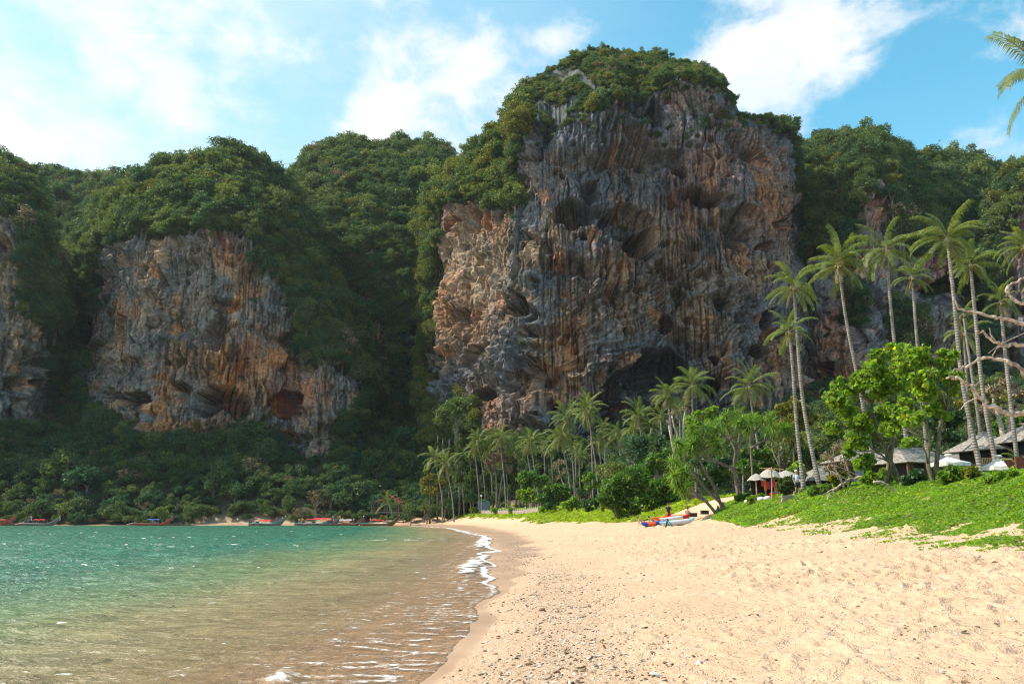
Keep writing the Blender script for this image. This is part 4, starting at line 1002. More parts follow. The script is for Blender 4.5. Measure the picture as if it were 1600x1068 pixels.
plant('broadleaf_tree', 'bright green large leaved tree leaning left over the creeper', 'tree', 33, (1408, 757),
 [[(1408, 757), (1392, 722), (1378, 690), (1366, 655), (1362, 630)], [(1378, 690), (1400, 640), (1405, 600)]],
 [(1330, 650, 26), (1312, 625, 22, -1), (1340, 605, 28), (1365, 575, 26), (1300, 665, 16), (1335, 690, 20, -1.2), (1395, 555, 22), (1350, 720, 17, -.6), (1325, 705, 12), (1385, 610, 28), (1375, 650, 24, 1), (1372, 560, 16, -.6), (1310, 600, 14), (1345, 660, 22, -1.4), (1400, 590, 20, 1)],
 A, .205, 7600, bark='bark_dark', tr=.10, fold=.18, flat=.25, up=.5, seed=3, twig=3)
plant('broadleaf_tree', 'bright green large leaved tree with upright trunk right of the leaning one', 'tree', 34.5, (1461, 757),
 [[(1461, 757), (1450, 725), (1452, 690), (1448, 660)], [(1452, 690), (1470, 660), (1480, 640)]],
 [(1430, 550, 18), (1415, 575, 22), (1450, 570, 24), (1480, 560, 18), (1485, 590, 18), (1440, 610, 26), (1465, 640, 22), (1430, 655, 22), (1412, 640, 20, 1), (1415, 550, 16, 1), (1395, 670, 16, 1), (1445, 590, 22, -1), (1490, 610, 12), (1420, 690, 13, -1), (1385, 640, 16, 1)],
 A, .205, 6200, bark='bark_dark', tr=.09, fold=.18, flat=.25, up=.5, seed=4, twig=3)
# the big shrub over the kayaks
plant('sea_hibiscus', 'big rounded glossy green shrub spreading over the sand beside the kayaks', 'shrub', 74, (968, 812),
 [[(968, 812), (960, 795), (952, 780)], [(970, 812), (990, 798), (1000, 785)], [(972, 812), (1010, 800), (1030, 785)]],
 [(948, 772, 20), (965, 758, 22), (985, 745, 24), (1005, 735, 24), (1030, 728, 24), (1050, 716, 20), (975, 782, 22), (1000, 772, 26), (1025, 765, 26), (1045, 755, 24), (1020, 785, 18), (990, 790, 14), (950, 790, 12), (1045, 780, 16), (1062, 735, 20), (1068, 760, 16), (940, 780, 12)],
 'shrub', .30, 11000, bark='bark_dark', tr=.12, seed=5, up=.25)
plant('sea_hibiscus', 'yellowish low shrub at the near foot of the big rounded shrub', 'shrub', 71, (966, 812), [[(966, 812), (962, 800)]],
 [(962, 797, 11), (975, 801, 8), (955, 788, 9)], A, .24, 900, tr=.06, seed=6, bark='bark_dark')
shr = [  # name, label, D, base, lobes, mat, leaf, n, seed
 ('shrub', 'dark glossy wide shrub at the left end of the grass strip', 152, (672, 803), [(650, 795, 10), (662, 788, 13), (678, 784, 13), (670, 795, 12), (690, 793, 12), (645, 798, 8)], 'shrub_dark', .45, 3000),
 ('shrub', 'dark glossy shrub pierced by the leaning palm on the grass strip', 150, (715, 802), [(700, 784, 12), (715, 780, 13), (730, 785, 13), (710, 794, 12), (725, 795, 11), (740, 792, 9)], 'shrub_dark', .45, 3000),
 ('shrub', 'pale green shrub low in front of the leaning palm', 147, (703, 804), [(693, 800, 7), (705, 798, 7), (714, 801, 6)], 'shrub', .4, 700),
 ('tree', 'yellow green feathery tree left of the first palms', 158, (672, 790), [(665, 765, 11), (660, 755, 10), (672, 745, 12), (685, 755, 12), (678, 768, 12), (668, 735, 7)], 'jungle_olive', .45, 2400),
 ('shrub', 'small bright shrub in front of the low stone wall', 128, (740, 803), [(738, 797, 6), (746, 796, 6)], 'almond', .35, 400),
 ('shrub', 'small bright shrub touching the middle of the low stone wall', 130, (778, 803), [(772, 796, 6), (780, 797, 5)], 'almond', .35, 350),
 ('shrub', 'small dark shrub at the right part of the low stone wall', 128, (800, 803), [(798, 797, 7), (806, 797, 5)], 'shrub', .35, 400),
 ('tree', 'dark round tree right of the leafless brown tree', 135, (832, 790), [(818, 752, 12), (830, 742, 13), (842, 755, 13), (815, 740, 9), (850, 745, 8), (825, 762, 10)], 'shrub', .4, 2400),
 ('tree', 'bright green young tree right of the low stone wall', 122, (824, 796), [(815, 775, 9), (826, 770, 10), (835, 778, 8), (820, 783, 8), (812, 768, 6)], 'almond', .38, 1300),
 ('shrub', 'mid green large shrub under the leaning palms', 108, (868, 800), [(848, 778, 11), (862, 768, 13), (878, 765, 13), (870, 780, 12), (855, 788, 9), (888, 775, 9)], 'shrub', .36, 2600),
 ('shrub', 'yellow green low shrub at the edge of the grass', 104, (855, 800), [(845, 794, 7), (857, 791, 8), (866, 794, 6)], 'almond', .32, 800),
 ('shrub', 'yellow green bushy shrub in the middle of the grass edge', 102, (893, 800), [(884, 788, 9), (896, 784, 9), (905, 791, 7), (890, 794, 6)], 'almond', .32, 1300),
 ('shrub', 'blue green bush left of the big rounded shrub', 98, (922, 800), [(914, 788, 9), (925, 783, 10), (935, 790, 8), (920, 794, 7)], 'shrub_dark', .32, 1500),
 ('tree', 'light green small tree between the palm trunks left of the big shrub', 112, (925, 785), [(915, 748, 7), (925, 744, 8), (930, 758, 7), (918, 762, 5)], 'almond', .35, 700),
 ('tree', 'bright green round tree in front of the cave below the large palm crown', 92, (1088, 735), [(1083, 655, 12), (1098, 648, 13), (1105, 665, 12), (1085, 672, 11), (1112, 640, 9)], 'almond', .34, 2200),
 ('tree', 'leafy tree filling the gap behind the strap leaved trees', 84, (1110, 775), [(1090, 725, 14), (1110, 735, 16), (1130, 725, 14), (1100, 755, 14), (1125, 750, 14), (1080, 745, 12)], 'shrub_dark', .3, 3600),
 ('tree', 'broad leaved tree right of the strap leaved trees', 82, (1180, 765), [(1160, 712, 12), (1175, 706, 13), (1192, 712, 12), (1170, 728, 14), (1190, 735, 13), (1205, 722, 11), (1215, 730, 8), (1150, 735, 11)], 'shrub', .3, 3800),
 ('tree', 'tree with yellow orange leaves behind the leftmost tall palms', 92, (1240, 745), [(1222, 640, 14), (1240, 630, 16), (1258, 640, 14), (1232, 655, 16), (1250, 662, 16), (1220, 665, 12), (1240, 685, 14), (1262, 655, 12)], 'jungle_olive', .34, 4200),
 ('tree', 'bright leafy sapling right of the red stall', 60, (1243, 775), [(1240, 735, 10), (1248, 728, 9), (1238, 748, 8), (1252, 742, 8)], 'almond', .26, 900),
 ('shrub', 'green feathery bush right of the red stall', 52, (1232, 778), [(1228, 755, 10), (1238, 750, 10), (1233, 764, 11), (1222, 762, 8), (1240, 765, 8)], 'pine', .16, 3600),
 ('shrub', 'leafy shrub in front of the red stall', 50, (1190, 784), [(1180, 778, 6), (1190, 777, 6), (1203, 779, 5), (1172, 781, 6), (1214, 777, 6)], 'almond', .2, 1500),
 ('shrub', 'low bright shrub behind the white sandbags', 56, (1165, 784), [(1156, 778, 8), (1168, 776, 8), (1177, 778, 7)], 'shrub', .22, 1200),
 ('croton', 'yellow leaved croton bush under the bare twigs', 44, (1312, 770), [(1302, 748, 9), (1314, 743, 9), (1325, 750, 8), (1308, 756, 8), (1320, 757, 7)], 'croton', .17, 1500),
 ('croton', 'yellow leaved croton bush between the two white parasols', 46, (1516, 755), [(1510, 740, 8), (1518, 735, 8), (1524, 741, 7)], 'croton', .18, 900),
 ('shrub', 'low green hedge bush left of the croton near the bare twigs', 40, (1290, 775), [(1278, 765, 9), (1292, 762, 9), (1305, 766, 8), (1268, 770, 6)], 'shrub', .18, 1500),
 ('shrub', 'round bush with broad leaves below the leaning trunk', 36, (1375, 762), [(1362, 745, 9), (1378, 740, 10), (1390, 747, 9), (1370, 752, 9), (1350, 750, 7)], 'almond', .2, 1300),
 ('shrub', 'dark leafy bush between the two broadleaf trunks', 35, (1430, 760), [(1415, 748, 10), (1430, 742, 11), (1442, 749, 9), (1425, 755, 9)], 'shrub_dark', .18, 1700),
 ('shrub', 'large leaved plant in front of the left white parasol', 31, (1487, 758), [(1475, 745, 9), (1488, 738, 10), (1498, 745, 9), (1484, 750, 10), (1500, 735, 6)], 'shrub', .34, 480),
 ('shrub', 'large leaved creeper bush below the right white parasol', 27, (1560, 756), [(1548, 748, 8), (1562, 743, 9), (1578, 742, 9), (1570, 750, 9), (1590, 745, 8)], 'almond', .22, 900),
 ('tree', 'dark leafy tree behind the left white parasol', 76, (1478, 740), [(1455, 660, 14), (1470, 650, 16), (1488, 660, 15), (1462, 680, 15), (1485, 685, 13), (1500, 650, 12), (1475, 630, 12)], 'shrub_dark', .3, 3600),
 ('tree', 'tree with dry brownish crown behind the tallest palm trunks', 84, (1535, 735), [(1515, 625, 16), (1535, 615, 16), (1550, 630, 15), (1525, 645, 14), (1560, 650, 14), (1575, 620, 14), (1500, 630, 12)], 'jungle_olive', .28, 2600),
 ('tree', 'green tree behind the bare branches at the right edge', 80, (1590, 735), [(1580, 660, 16), (1600, 650, 16), (1570, 680, 14), (1595, 690, 16), (1620, 670, 18), (1560, 665, 10)], 'shrub', .3, 3200),
 ('tree', 'mid green tree under the palm with curved trunk', 96, (1335, 740), [(1290, 660, 16), (1305, 680, 18), (1330, 690, 18), (1350, 670, 16), (1285, 690, 16), (1320, 715, 16), (1290, 720, 14), (1370, 690, 18), (1400, 690, 18), (1430, 700, 16)], 'jungle', .34, 5200),
]
for i, (nm, lb, D, b, lob, mt, lf, n) in enumerate(shr):
    mx = sum(l[0] for l in lob) / len(lob); my = sum(l[1] for l in lob) / len(lob)
    tk = [[(b[0], b[1] + 2), ((b[0] + mx) / 2, (b[1] + my) / 2), (mx, my)]]
    plant(nm, lb, 'tree' if nm == 'tree' else 'shrub', D, b, tk, lob, mt, lf, n, tr=.0011 * D + .02, seed=20 + i, bark='bark_dark')
# dark woodland behind the palms: each tree its own object
GW = 'woodland trees behind the coconut grove'; k_ = 0
BH1 = ['the leftmost palms of the grove', 'the palm pair by the lamp post', 'the leafless brown tree', 'the palm with curved trunk', 'the twin palms']; ROWW = [', back row', ', middle row', ', front row']
BH2 = ['above the big rounded shrub', 'below the big dark cave', 'behind the strap leaved trees', 'behind the leftmost tall palms', 'behind the leaning broadleaf tree', 'behind the left white parasol', 'behind the bungalows at the right edge']
for row, (D, y0, hh) in enumerate(((236, 770, 8), (226, 778, 7), (216, 786, 6))):
    x_ = 640
    while x_ < 960:
        px = x_ + rnd.uniform(-5, 5); b = on_ground(px, 800, D - max(0, px - 790) * .3 + rnd.uniform(-4, 4)); h_ = hh * rnd.uniform(.8, 1.3)
        v_ = rnd.choice([0, 1, 2, 3, 4, 5]); o = thing('woodland_tree', tree_words(v_, h_ * .42) + 'woodland tree behind ' + BH1[min(4, int((px - 640) / 64))] + ROWW[row], 'tree', b, rnd.uniform(0, 6), GW, h_ * .42)
        c = link('crown', CROWN[v_], None, o); c.location = (0, 0, 1.35); t_ = link('trunk', TRUNK[k_ % 3], None, o); t_.location = (0, 0, 1.5); k_ += 1
        x_ += 26
for D, hh in ((140, 8), (122, 8.5), (108, 8)):
    px = 960
    while px < 1660:
        b = on_ground(px + rnd.uniform(-8, 8), 760, D + rnd.uniform(-4, 4)); h_ = hh * rnd.uniform(.75, 1.25)
        v_ = rnd.choice([0, 1, 2, 3, 4, 5, 7]); o = thing('woodland_tree', tree_words(v_, h_ * .42) + 'woodland tree ' + BH2[min(6, int((px - 955) / 100))] + {140: ', back row', 122: ', middle row', 108: ', front row'}[D], 'tree', b, rnd.uniform(0, 6), 'woodland trees behind the resort', h_ * .42)
        c = link('crown', CROWN[v_], None, o); c.location = (0, 0, 1.4); t_ = link('trunk', TRUNK[k_ % 3], None, o); t_.location = (0, 0, 1.5); k_ += 1
        px += 38
o = thing('broadleaf_tree', 'big dark domed tree leaning on the left foot of the tallest cliff', 'tree', on_ground(712, 700, 228), 0, None, 7.0)
c = link('crown', CROWN[5], None, o); c.location = (0, 0, 1.0); t_ = link('trunk', TRUNK[0], None, o); t_.location = (0, 0, 1.3); t_.scale = (1, 1, .7)
zt = P(714, 652, 228).z; o.location.z = zt - 7.0
# casuarinas: upright cones of drooping needles
for i, (px, pt, pb, w, D) in enumerate(((684, 674, 790, 7, 165), (692, 679, 790, 7, 164), (702, 681, 790, 8, 166), (718, 672, 792, 13, 160), (736, 705, 792, 14, 158), (762, 712, 792, 13, 160), (806, 715, 790, 13, 158), (872, 712, 785, 12, 150), (905, 730, 785, 12, 145), (935, 720, 780, 12, 146), (975, 716, 775, 12, 140))):
    H = (pb - pt); lob = [(px + rnd.uniform(-.15, .15) * w, pt + H * t, w * (.25 + .8 * t), rnd.uniform(-.4, .4)) for t in (.06, .16, .27, .38, .5, .62)]
    plant('casuarina_tree', ['cone shaped casuarina, first from the left of the slim trio', 'cone shaped casuarina in the middle of the slim trio', 'cone shaped casuarina, right one of the slim trio', 'large dense casuarina right of the slim trio', 'olive casuarina left of the palm pair by the lamp post', 'olive casuarina behind the palm pair by the lamp post', 'olive casuarina right of the leafless brown tree', 'casuarina behind the full crowned palm', 'casuarina left of the twin palms', 'casuarina right of the twin palms', 'casuarina behind the thin palm above the big shrub'][i],
          'tree', D, (px, pb), [[(px, pb), (px, (pt + pb) / 2), (px, pt + 6)]], lob, 'pine', .34, 3200, 'casuarina trees behind the beach', tr=.16, aspect=.5, up=.1, seed=70 + i, limb=False)
# leafless trees
plant('bare_tree', 'leafless brown tree with a fine twiggy crown among the palms', 'tree', 152, (776, 792), [[(776, 794), (776, 760), (774, 735)], [(777, 775), (784, 750), (786, 735)]],
      [(762, 722, 10), (774, 712, 12), (788, 720, 11), (768, 735, 9), (796, 732, 8), (783, 703, 8)], 'dry', .22, 2600, aspect=2.4, tr=.2, seed=90, twig=8)
plant('bare_tree', 'pale leafless tree leaning among the leaning palms', 'tree', 118, (890, 785), [[(893, 788), (884, 765), (876, 745), (872, 728)]],
      [(876, 722, 7), (868, 728, 7), (884, 735, 6), (873, 745, 6)], 'dry', .2, 300, bark='driftwood', tr=.12, aspect=2, seed=91, twig=12)
plant('bare_tree', 'grey forked leafless tree below the large palm crown', 'tree', 96, (1062, 735), [[(1062, 735), (1060, 690), (1054, 668), (1050, 650)], [(1062, 700), (1068, 670), (1070, 645)], [(1062, 680), (1045, 665)]],
      [(1050, 645, 8), (1068, 640, 8), (1044, 660, 6)], 'dry', .2, 60, bark='driftwood', tr=.16, seed=92, twig=8)
plant('bare_tree', 'thick pale trunks with tangled leafless branches behind the right parasol', 'tree', 66, (1574, 745), [[(1574, 748), (1571, 715), (1567, 680), (1560, 650), (1552, 630)], [(1582, 748), (1580, 710), (1577, 670), (1578, 620)], [(1571, 700), (1580, 660), (1592, 635)]],
      [(1552, 610, 13), (1575, 600, 14), (1592, 615, 13), (1560, 640, 10), (1540, 640, 10), (1585, 640, 12)], 'dry', .2, 500, bark='driftwood', tr=.24, aspect=2.2, seed=93, twig=16)
plant('dead_bush', 'tangle of bare grey twigs behind the driftwood log', 'dead bush', 41, (1322, 768), [[(1322, 770), (1312, 745), (1300, 725)], [(1324, 770), (1326, 740), (1318, 712)]],
      [(1296, 715, 14), (1312, 700, 14), (1322, 720, 12), (1290, 735, 10), (1305, 730, 12)], 'dry', .1, 200, bark='driftwood', tr=.05, aspect=3, seed=94, twig=26)
# ---------------------------------------------------------------- strap leaved pandanus trees
def rosette(seed):
    r_ = random.Random(seed); V, Fc, lv = [], [], []
    for i in range(46):
        an = i * 2.4; el = R(85 - 125 * (i / 46)); L = r_.uniform(.6, .85); p = Vector((0, 0, 0)); w0 = .055; e = el; b = len(V)
        sd_ = Vector((-math.sin(an), math.cos(an), 0)); k = r_.random() * .92
        for j in range(5):
            w = w0 * (1 - j / 4.6); V += [p - sd_ * w, p + sd_ * w]; lv += [k] * 2; e -= .24; p = p + Vector((math.cos(an) * math.cos(e), math.sin(an) * math.cos(e), math.sin(e))) * L / 4
        for j in range(4): Fc.append((b + 2 * j, b + 2 * j + 1, b + 2 * j + 3, b + 2 * j + 2))
    me = mesh_np('leaf_head', [tuple(v) for v in V], Fc); fattr(me, 'lv', lv); me.materials.append(M['pandan']); return me
ROS = [rosette(i) for i in range(4)]
def pandanus(label, D, trunks, heads, tr=.1, sc=1.2, seed=0, group='strap leaved pandanus trees by the kayaks'):
    r_ = random.Random(seed); b0 = trunks[0][0]; B = on_ground(b0[0], b0[1], D); o = thing('pandanus_tree', label, 'tree', B, 0, group); b = MB(); nodes = []
    for tp in trunks:
        q = [P(p[0], p[1], D + r_.uniform(-.25, .25)) - B for p in tp]
        if tp[0] == b0: q[0] = Vector((0, 0, -.2))
        cq = curve(q, 5); m_ = len(cq); b.tube(cq, [tr * (1.2 - .55 * i / m_) for i in range(m_)], 7); nodes += q[1:]
    for k in range(5):
        an = k * 1.25; b.tube([(0, 0, .7), (math.cos(an) * .3, math.sin(an) * .3, -.2)], [tr * .35, tr * .3], 5)
    for hx, hy in heads:
        h = P(hx, hy, D + r_.uniform(-1.4, 1.4)) - B; s0 = min(nodes, key=lambda p: (p - h).length); mm = (s0 + h) * .5 + Vector((0, 0, -.12)) * (h - s0).length
        b.tube(curve([s0, mm, h], 3), tr * .42, 5)
        f = link('leaf_head', ROS[r_.randrange(4)], None, o); f.location = h; f.rotation_euler = (r_.uniform(-.4, .4), r_.uniform(-.4, .4), r_.uniform(0, 6)); f.scale = (sc * r_.uniform(.85, 1.2),) * 3
    b.build('trunk', M['bark'], o, True); return o
rr_ = random.Random(8)
def hd(cx, cy, rx, ry, n): return [(cx + rx * math.sqrt(rr_.random()) * math.cos(a), cy + ry * math.sqrt(rr_.random()) * math.sin(a)) for a in [rr_.uniform(0, 6.28) for _ in range(n)]]
pandanus('tall strap leaved tree with two intertwined trunks right of the kayaks', 68, [[(1157, 790), (1150, 755), (1147, 725), (1149, 705), (1142, 688)], [(1154, 780), (1148, 738), (1130, 725), (1110, 718), (1098, 705)], [(1147, 725), (1155, 700), (1158, 670)]],
         hd(1150, 655, 28, 14, 11) + hd(1125, 665, 14, 10, 5) + hd(1090, 690, 14, 8, 4), .13, seed=1)
pandanus('strap leaved tree leaning left with forked grey trunks over the kayaks', 66, [[(1130, 793), (1118, 765), (1105, 742), (1095, 722), (1088, 705)], [(1126, 785), (1105, 765), (1088, 745), (1075, 730)]],
         hd(1080, 692, 26, 16, 14) + hd(1100, 672, 24, 12, 9) + hd(1062, 720, 14, 14, 6) + hd(1120, 690, 12, 10, 4), .12, seed=2)
pandanus('low strap leaved tree with a fallen trunk pointing left above the kayaks', 64, [[(1122, 796), (1100, 780), (1080, 766), (1062, 756)], [(1100, 780), (1085, 775), (1075, 782)]],
         hd(1060, 745, 14, 14, 8) + hd(1072, 765, 10, 8, 4), .12, seed=3)
pandanus('slim strap leaved tree left of the red stall', 72, [[(1174, 782), (1176, 750), (1174, 715), (1172, 680)], [(1174, 700), (1186, 692), (1202, 684)], [(1173, 690), (1180, 674), (1190, 664)]],
         hd(1195, 655, 20, 8, 7) + hd(1172, 668, 8, 8, 3), .11, seed=4)
pandanus('cluster of strap leaved crowns on thin stems behind the red stall', 80, [[(1220, 762), (1218, 720), (1216, 690)], [(1218, 725), (1225, 700), (1232, 690)], [(1219, 730), (1208, 705), (1206, 690)]],
         hd(1215, 672, 26, 9, 12), .09, seed=5)
# ---------------------------------------------------------------- creeper carpet and grass
def scatter_leaves(name, label, X, Y, Zoff, size, mt, tilt=.5, aspect=1.0, seed=0, upright=False, group=None, tone=None):
    rs_ = np.random.RandomState(seed); n = len(X); Z = G(X, Y) + Zoff
    p = np.stack([X, Y, Z], 1)
    if upright: nrm = rs_.normal(size=(n, 3)) * (1, 1, .15)
    else: nrm = np.array((0, 0, 1.0)) + rs_.normal(size=(n, 3)) * tilt
    nrm /= np.linalg.norm(nrm, axis=1)[:, None]
    up_ = np.tile(np.array((0., 0., 1.)), (n, 1)) + rs_.normal(size=(n, 3)) * (.35 if upright else 1)
    t = np.cross(nrm, np.cross(up_, nrm)) if upright else np.cross(nrm, rs_.normal(size=(n, 3))); t /= np.linalg.norm(t, axis=1)[:, None]; b = np.cross(nrm, t)
    s = (size * (.5 + 1.0 * rs_.rand(n)))[:, None]
    if upright:
        V = np.stack([p - b * s * .07, p + b * s * .07, p + t * s + b * s * .02, p + t * s - b * s * .02], 1).reshape(-1, 3)
    else:
        V = np.stack([p - t * s * .5, p + b * s * .45 * aspect + nrm * s * .16, p + t * s * .5, p - b * s * .45 * aspect + nrm * s * .16], 1).reshape(-1, 3)
    me = mesh_np(name, V, np.arange(4 * n).reshape(-1, 4)); fattr(me, 'lv', np.repeat(rs_.rand(n) if tone is None else np.where(rs_.rand(n) < .05, 1.0, np.clip(.93 * (.55 * rs_.rand(n) + .45 * tone), 0, .94)), 4))
    o = link(name, me, M[mt]); prop(o, label, kind='stuff'); return o
EDGE = [hit_ground(px, py) for px, py in ((1700, 856), (1600, 852), (1560, 856), (1535, 850), (1500, 838), (1430, 840), (1400, 834), (1330, 836), (1290, 828), (1235, 822), (1200, 815))]
EDGE += [on_ground(1165, 808, 44), on_ground(1140, 806, 52), on_ground(1110, 800, 60), on_ground(1125, 790, 70), on_ground(1200, 780, 75), on_ground(1400, 750, 62), on_ground(1700, 740, 60)]
CP = [(p.x, p.y) for p in EDGE]
def carpet():
    rs_ = np.random.RandomState(3); n = 900000
    y = 14 * (75 / 14) ** rs_.rand(n); x = y * rs_.uniform(.22, .80, n)
    ins = inpoly(x, y, CP); x, y = x[ins], y[ins]
    px, py = proj(x, y, G(x, y)); dd = segdist(x, y, CP[:12])
    k = fbm(x * .55, y * .55, 81, 4) * .8 + fbm(x * 2.2, y * 2.2, 83, 2) * .3
    keep = rs_.rand(len(x)) < np.clip(.025 + sm(dd + k * 1.7, .15, 1.5), 0, 1) * np.clip(1.15 - 1.6 * sm(fbm(x * .8, y * .8, 89, 3), .45, .8), .08, 1); x, y, dd = x[keep], y[keep], dd[keep]
    prob = np.clip(240000 / len(x), 0, 1); keep = rs_.rand(len(x)) < prob; x, y, dd = x[keep], y[keep], dd[keep]
    hz = (.03 + .14 * sm(dd, .2, 2.0) * (.4 + .6 * rs_.rand(len(x)))) * (1 + .8 * fbm(x * .9, y * .9, 85, 3))
    scatter_leaves('ground_cover', 'thick bright green creeper carpet covering the sand bank on the right', x, y, hz, (.040 + .0019 * y) * np.clip(1 + .45 * fbm(x * .5, y * .5, 87, 3), .5, 1.6), 'cover', .6, seed=4, tone=np.clip(.5 + .6 * fbm(x * .35, y * .35, 88, 4), 0, 1))
    # runners that creep out over the sand
    ex, ey = [], []
    for _ in range(45):
        i = rs_.randint(0, len(CP[:11]) - 1); t_ = rs_.rand(); px_, py_ = CP[i][0] * (1 - t_) + CP[i + 1][0] * t_, CP[i][1] * (1 - t_) + CP[i + 1][1] * t_
        a_ = math.pi + rs_.normal(0, .55); m_ = rs_.randint(8, 26)
        for q in range(m_):
            px_ += math.cos(a_) * .075; py_ += math.sin(a_) * .075; a_ += rs_.normal(0, .12)
            for _k in range(2): ex.append(px_ + rs_.normal(0, .04)); ey.append(py_ + rs_.normal(0, .04))
    ex, ey = np.array(ex), np.array(ey); scatter_leaves('creeper_runners', 'leafy creeper runners trailing out of the carpet over the sand', ex, ey, 0 * ex + .03, .05 + .0016 * ey, 'cover', .5, seed=8)
    k = rs_.choice(len(x), 110); 
    fl = MB()
    for i in k:
        c = Vector((x[i], y[i], Gp(x[i], y[i]) + hz[i] + .06)); r_ = .045 + .0006 * y[i]
        for q in range(6):
            a = q * 1.047; fl.add([c, c + Vector((math.cos(a) * r_, math.sin(a) * r_, .03)), c + Vector((math.cos(a + .9) * r_, math.sin(a + .9) * r_, .03))], [(0, 1, 2)])
    m_, t = mat('purple_petal'); t.n('ShaderNodeOutputMaterial', {0: t.n('ShaderNodeBsdfPrincipled', {'Base Color': (.42, .10, .45, 1), 'Roughness': .6}).outputs[0]})
    o = fl.build('flowers', m_); prop(o, 'purple creeper flowers dotted over the green carpet', kind='stuff')
carpet()
def far_grass():
    rs_ = np.random.RandomState(9); n = 150000; y = rs_.uniform(80, 236, n); x = rs_.uniform(-60, 45, n)
    d = shore(x, y); kb = np.interp(y, [0, 70, 110, 170], [14, 17, 12.5, 12.5])
    k = (d > kb + fbm(x * .2, y * .2, 5, 3) * 1.8) & (d < kb + 15) & (x / y > -.175)
    x, y = x[k], y[k]
    scatter_leaves('grass', 'sunlit yellow green grass strip behind the far end of the beach', x, y, 0 * x - .03, .36 + 0 * x, 'grass', upright=True, seed=5)
    scatter_leaves('grass', 'short flat turf under the sunlit grass strip', x[::2] + .3, y[::2], 0 * x[::2] + .05, .8 + 0 * x[::2], 'grass', .22, seed=6)
far_grass()
# undergrowth below the grove and the resort: one mass of low plants
def undergrowth():
    rs_ = np.random.RandomState(12); n = 2600; y = rs_.uniform(50, 225, n); x = y * rs_.uniform(-.15, .78, n)
    d = shore(x, y); k = (d > np.interp(y, [0, 60, 90, 110], [30, 36, 32, 27])) & ~((x / y > .42) & (y < 76)); x, y = x[k], y[k]; s = rs_.uniform(.7, 1.5, len(x)); z = G(x, y) + s * .35
    instanced('undergrowth', np.stack([x, y, z], 1), np.stack([0 * x, 0 * x, rs_.rand(len(x)) * 6.28], 1), np.stack([s, s, s * .8], 1), rs_.choice([0, 1, 2, 3, 5], len(x)), heads, 'low dark green undergrowth between the trunks behind the beach')
undergrowth()
# ---------------------------------------------------------------- stones and beach litter
def stones():
    sm_ = [simple('pale_shell', (.62, .54, .44), .8, .3), simple('dark_stone', (.12, .09, .07), .9, .4), simple('brown_litter', (.22, .12, .06), .9, .4)]
    srcs = []
    for i, (px, py, lb, r_) in enumerate(((757, 1052, 'small pale shell fragment near the bottom edge of the sand', .03), (1105, 985, 'small dark stone on the trampled sand near the middle', .04), (847, 954, 'brown curled dead leaf lying on the drift line', .07))):
        b = MB(); b.ball((0, 0, 0), (1, .75, .5), 7, 5); rr = random.Random(i); b.v = [(v[0] * rr.uniform(.75, 1.2), v[1] * rr.uniform(.75, 1.2), v[2] * rr.uniform(.75, 1.2)) for v in b.v]
        o = b.build(['shell', 'stone', 'dead_leaf'][i], sm_[i], None, True); q = hit_ground(px, py); o.location = q + Vector((0, 0, r_ * .3)); o.scale = (r_,) * 3; prop(o, lb, ['shell', 'stone', 'leaf'][i]); srcs.append(o)
    rs_ = np.random.RandomState(21); n = 60000; y = 5.5 * (60 / 5.5) ** rs_.rand(n); x = rs_.uniform(-4, 1, n) + rs_.rand(n) * y * .66
    d = shore(x, y, True)
    dens = .13 + 1.0 * np.exp(-((d - 1.6) / .75) ** 2) + .5 * np.exp(-((d - 2.6) / .8) ** 2) * (y < 30); patchy = .35 + 1.2 * np.clip(fbm(x * .8, y * .8, 7, 3), 0, 1)
    k = (d > .25) & (rs_.rand(n) < dens * patchy) & (d < 13); x, y, d = x[k], y[k], d[k]
    s = rs_.gamma(1.6, .004, len(x)) + .0045 + .0003 * y; z = G(x, y) + s * .2
    idx = rs_.choice(3, len(x), p=[.42, .38, .2])
    instanced('beach_litter', np.stack([x, y, z], 1), rs_.rand(len(x), 3) * (.5, .5, 6.28), np.stack([s * rs_.uniform(.8, 1.9, len(x)), s, s * .8], 1), idx, srcs, 'scattered shell bits, pebbles and dry litter along the drift line')
stones()

# ---------------------------------------------------------------- driftwood and the dead tree at the right
def branchy(name, label, cat, D, lines, mt, base=None, group=None):
    B = base or P(*lines[0][0][0][:2], D); o = thing(name, label, cat, B, 0, group)
    for part, (pts, r0, r1) in [(('branch' if i else 'trunk'), l) for i, l in enumerate(lines)]:
        q = [P(p[0], p[1], D + (p[2] if len(p) > 2 else 0)) - B for p in pts]; c = curve(q, 6); m_ = len(c); rr = random.Random(int(pts[0][0]))
        MB().tube([v + Vector((rr.gauss(0, 1), rr.gauss(0, 1), rr.gauss(0, 1))) * r0 * .22 for v in c], [.68 * (r0 + (r1 - r0) * i / m_) * rr.uniform(.85, 1.15) for i in range(m_)], 8).build(part, M[mt], o, True)
    return o
DL = hit_ground(1297, 784).y
branchy('driftwood_log', 'bleached driftwood log arching out of the creeper with claw like roots', 'log', DL, [
 ([(1393, 760, .6), (1378, 753), (1362, 747), (1345, 745), (1325, 750), (1310, 760), (1302, 766)], .15, .09),
 ([(1310, 760), (1298, 766), (1283, 775, -.3)], .08, .03), ([(1304, 764), (1296, 773), (1292, 782, -.2)], .06, .03), ([(1303, 766), (1299, 776), (1298, 784, -.4)], .07, .03),
 ([(1325, 750), (1312, 742), (1300, 740), (1292, 728)], .06, .02), ([(1345, 745), (1318, 732), (1300, 726)], .04, .015), ([(1362, 747), (1372, 757), (1378, 768)], .08, .05),
 ([(1366, 748), (1356, 738), (1352, 728)], .04, .015)], 'driftwood')
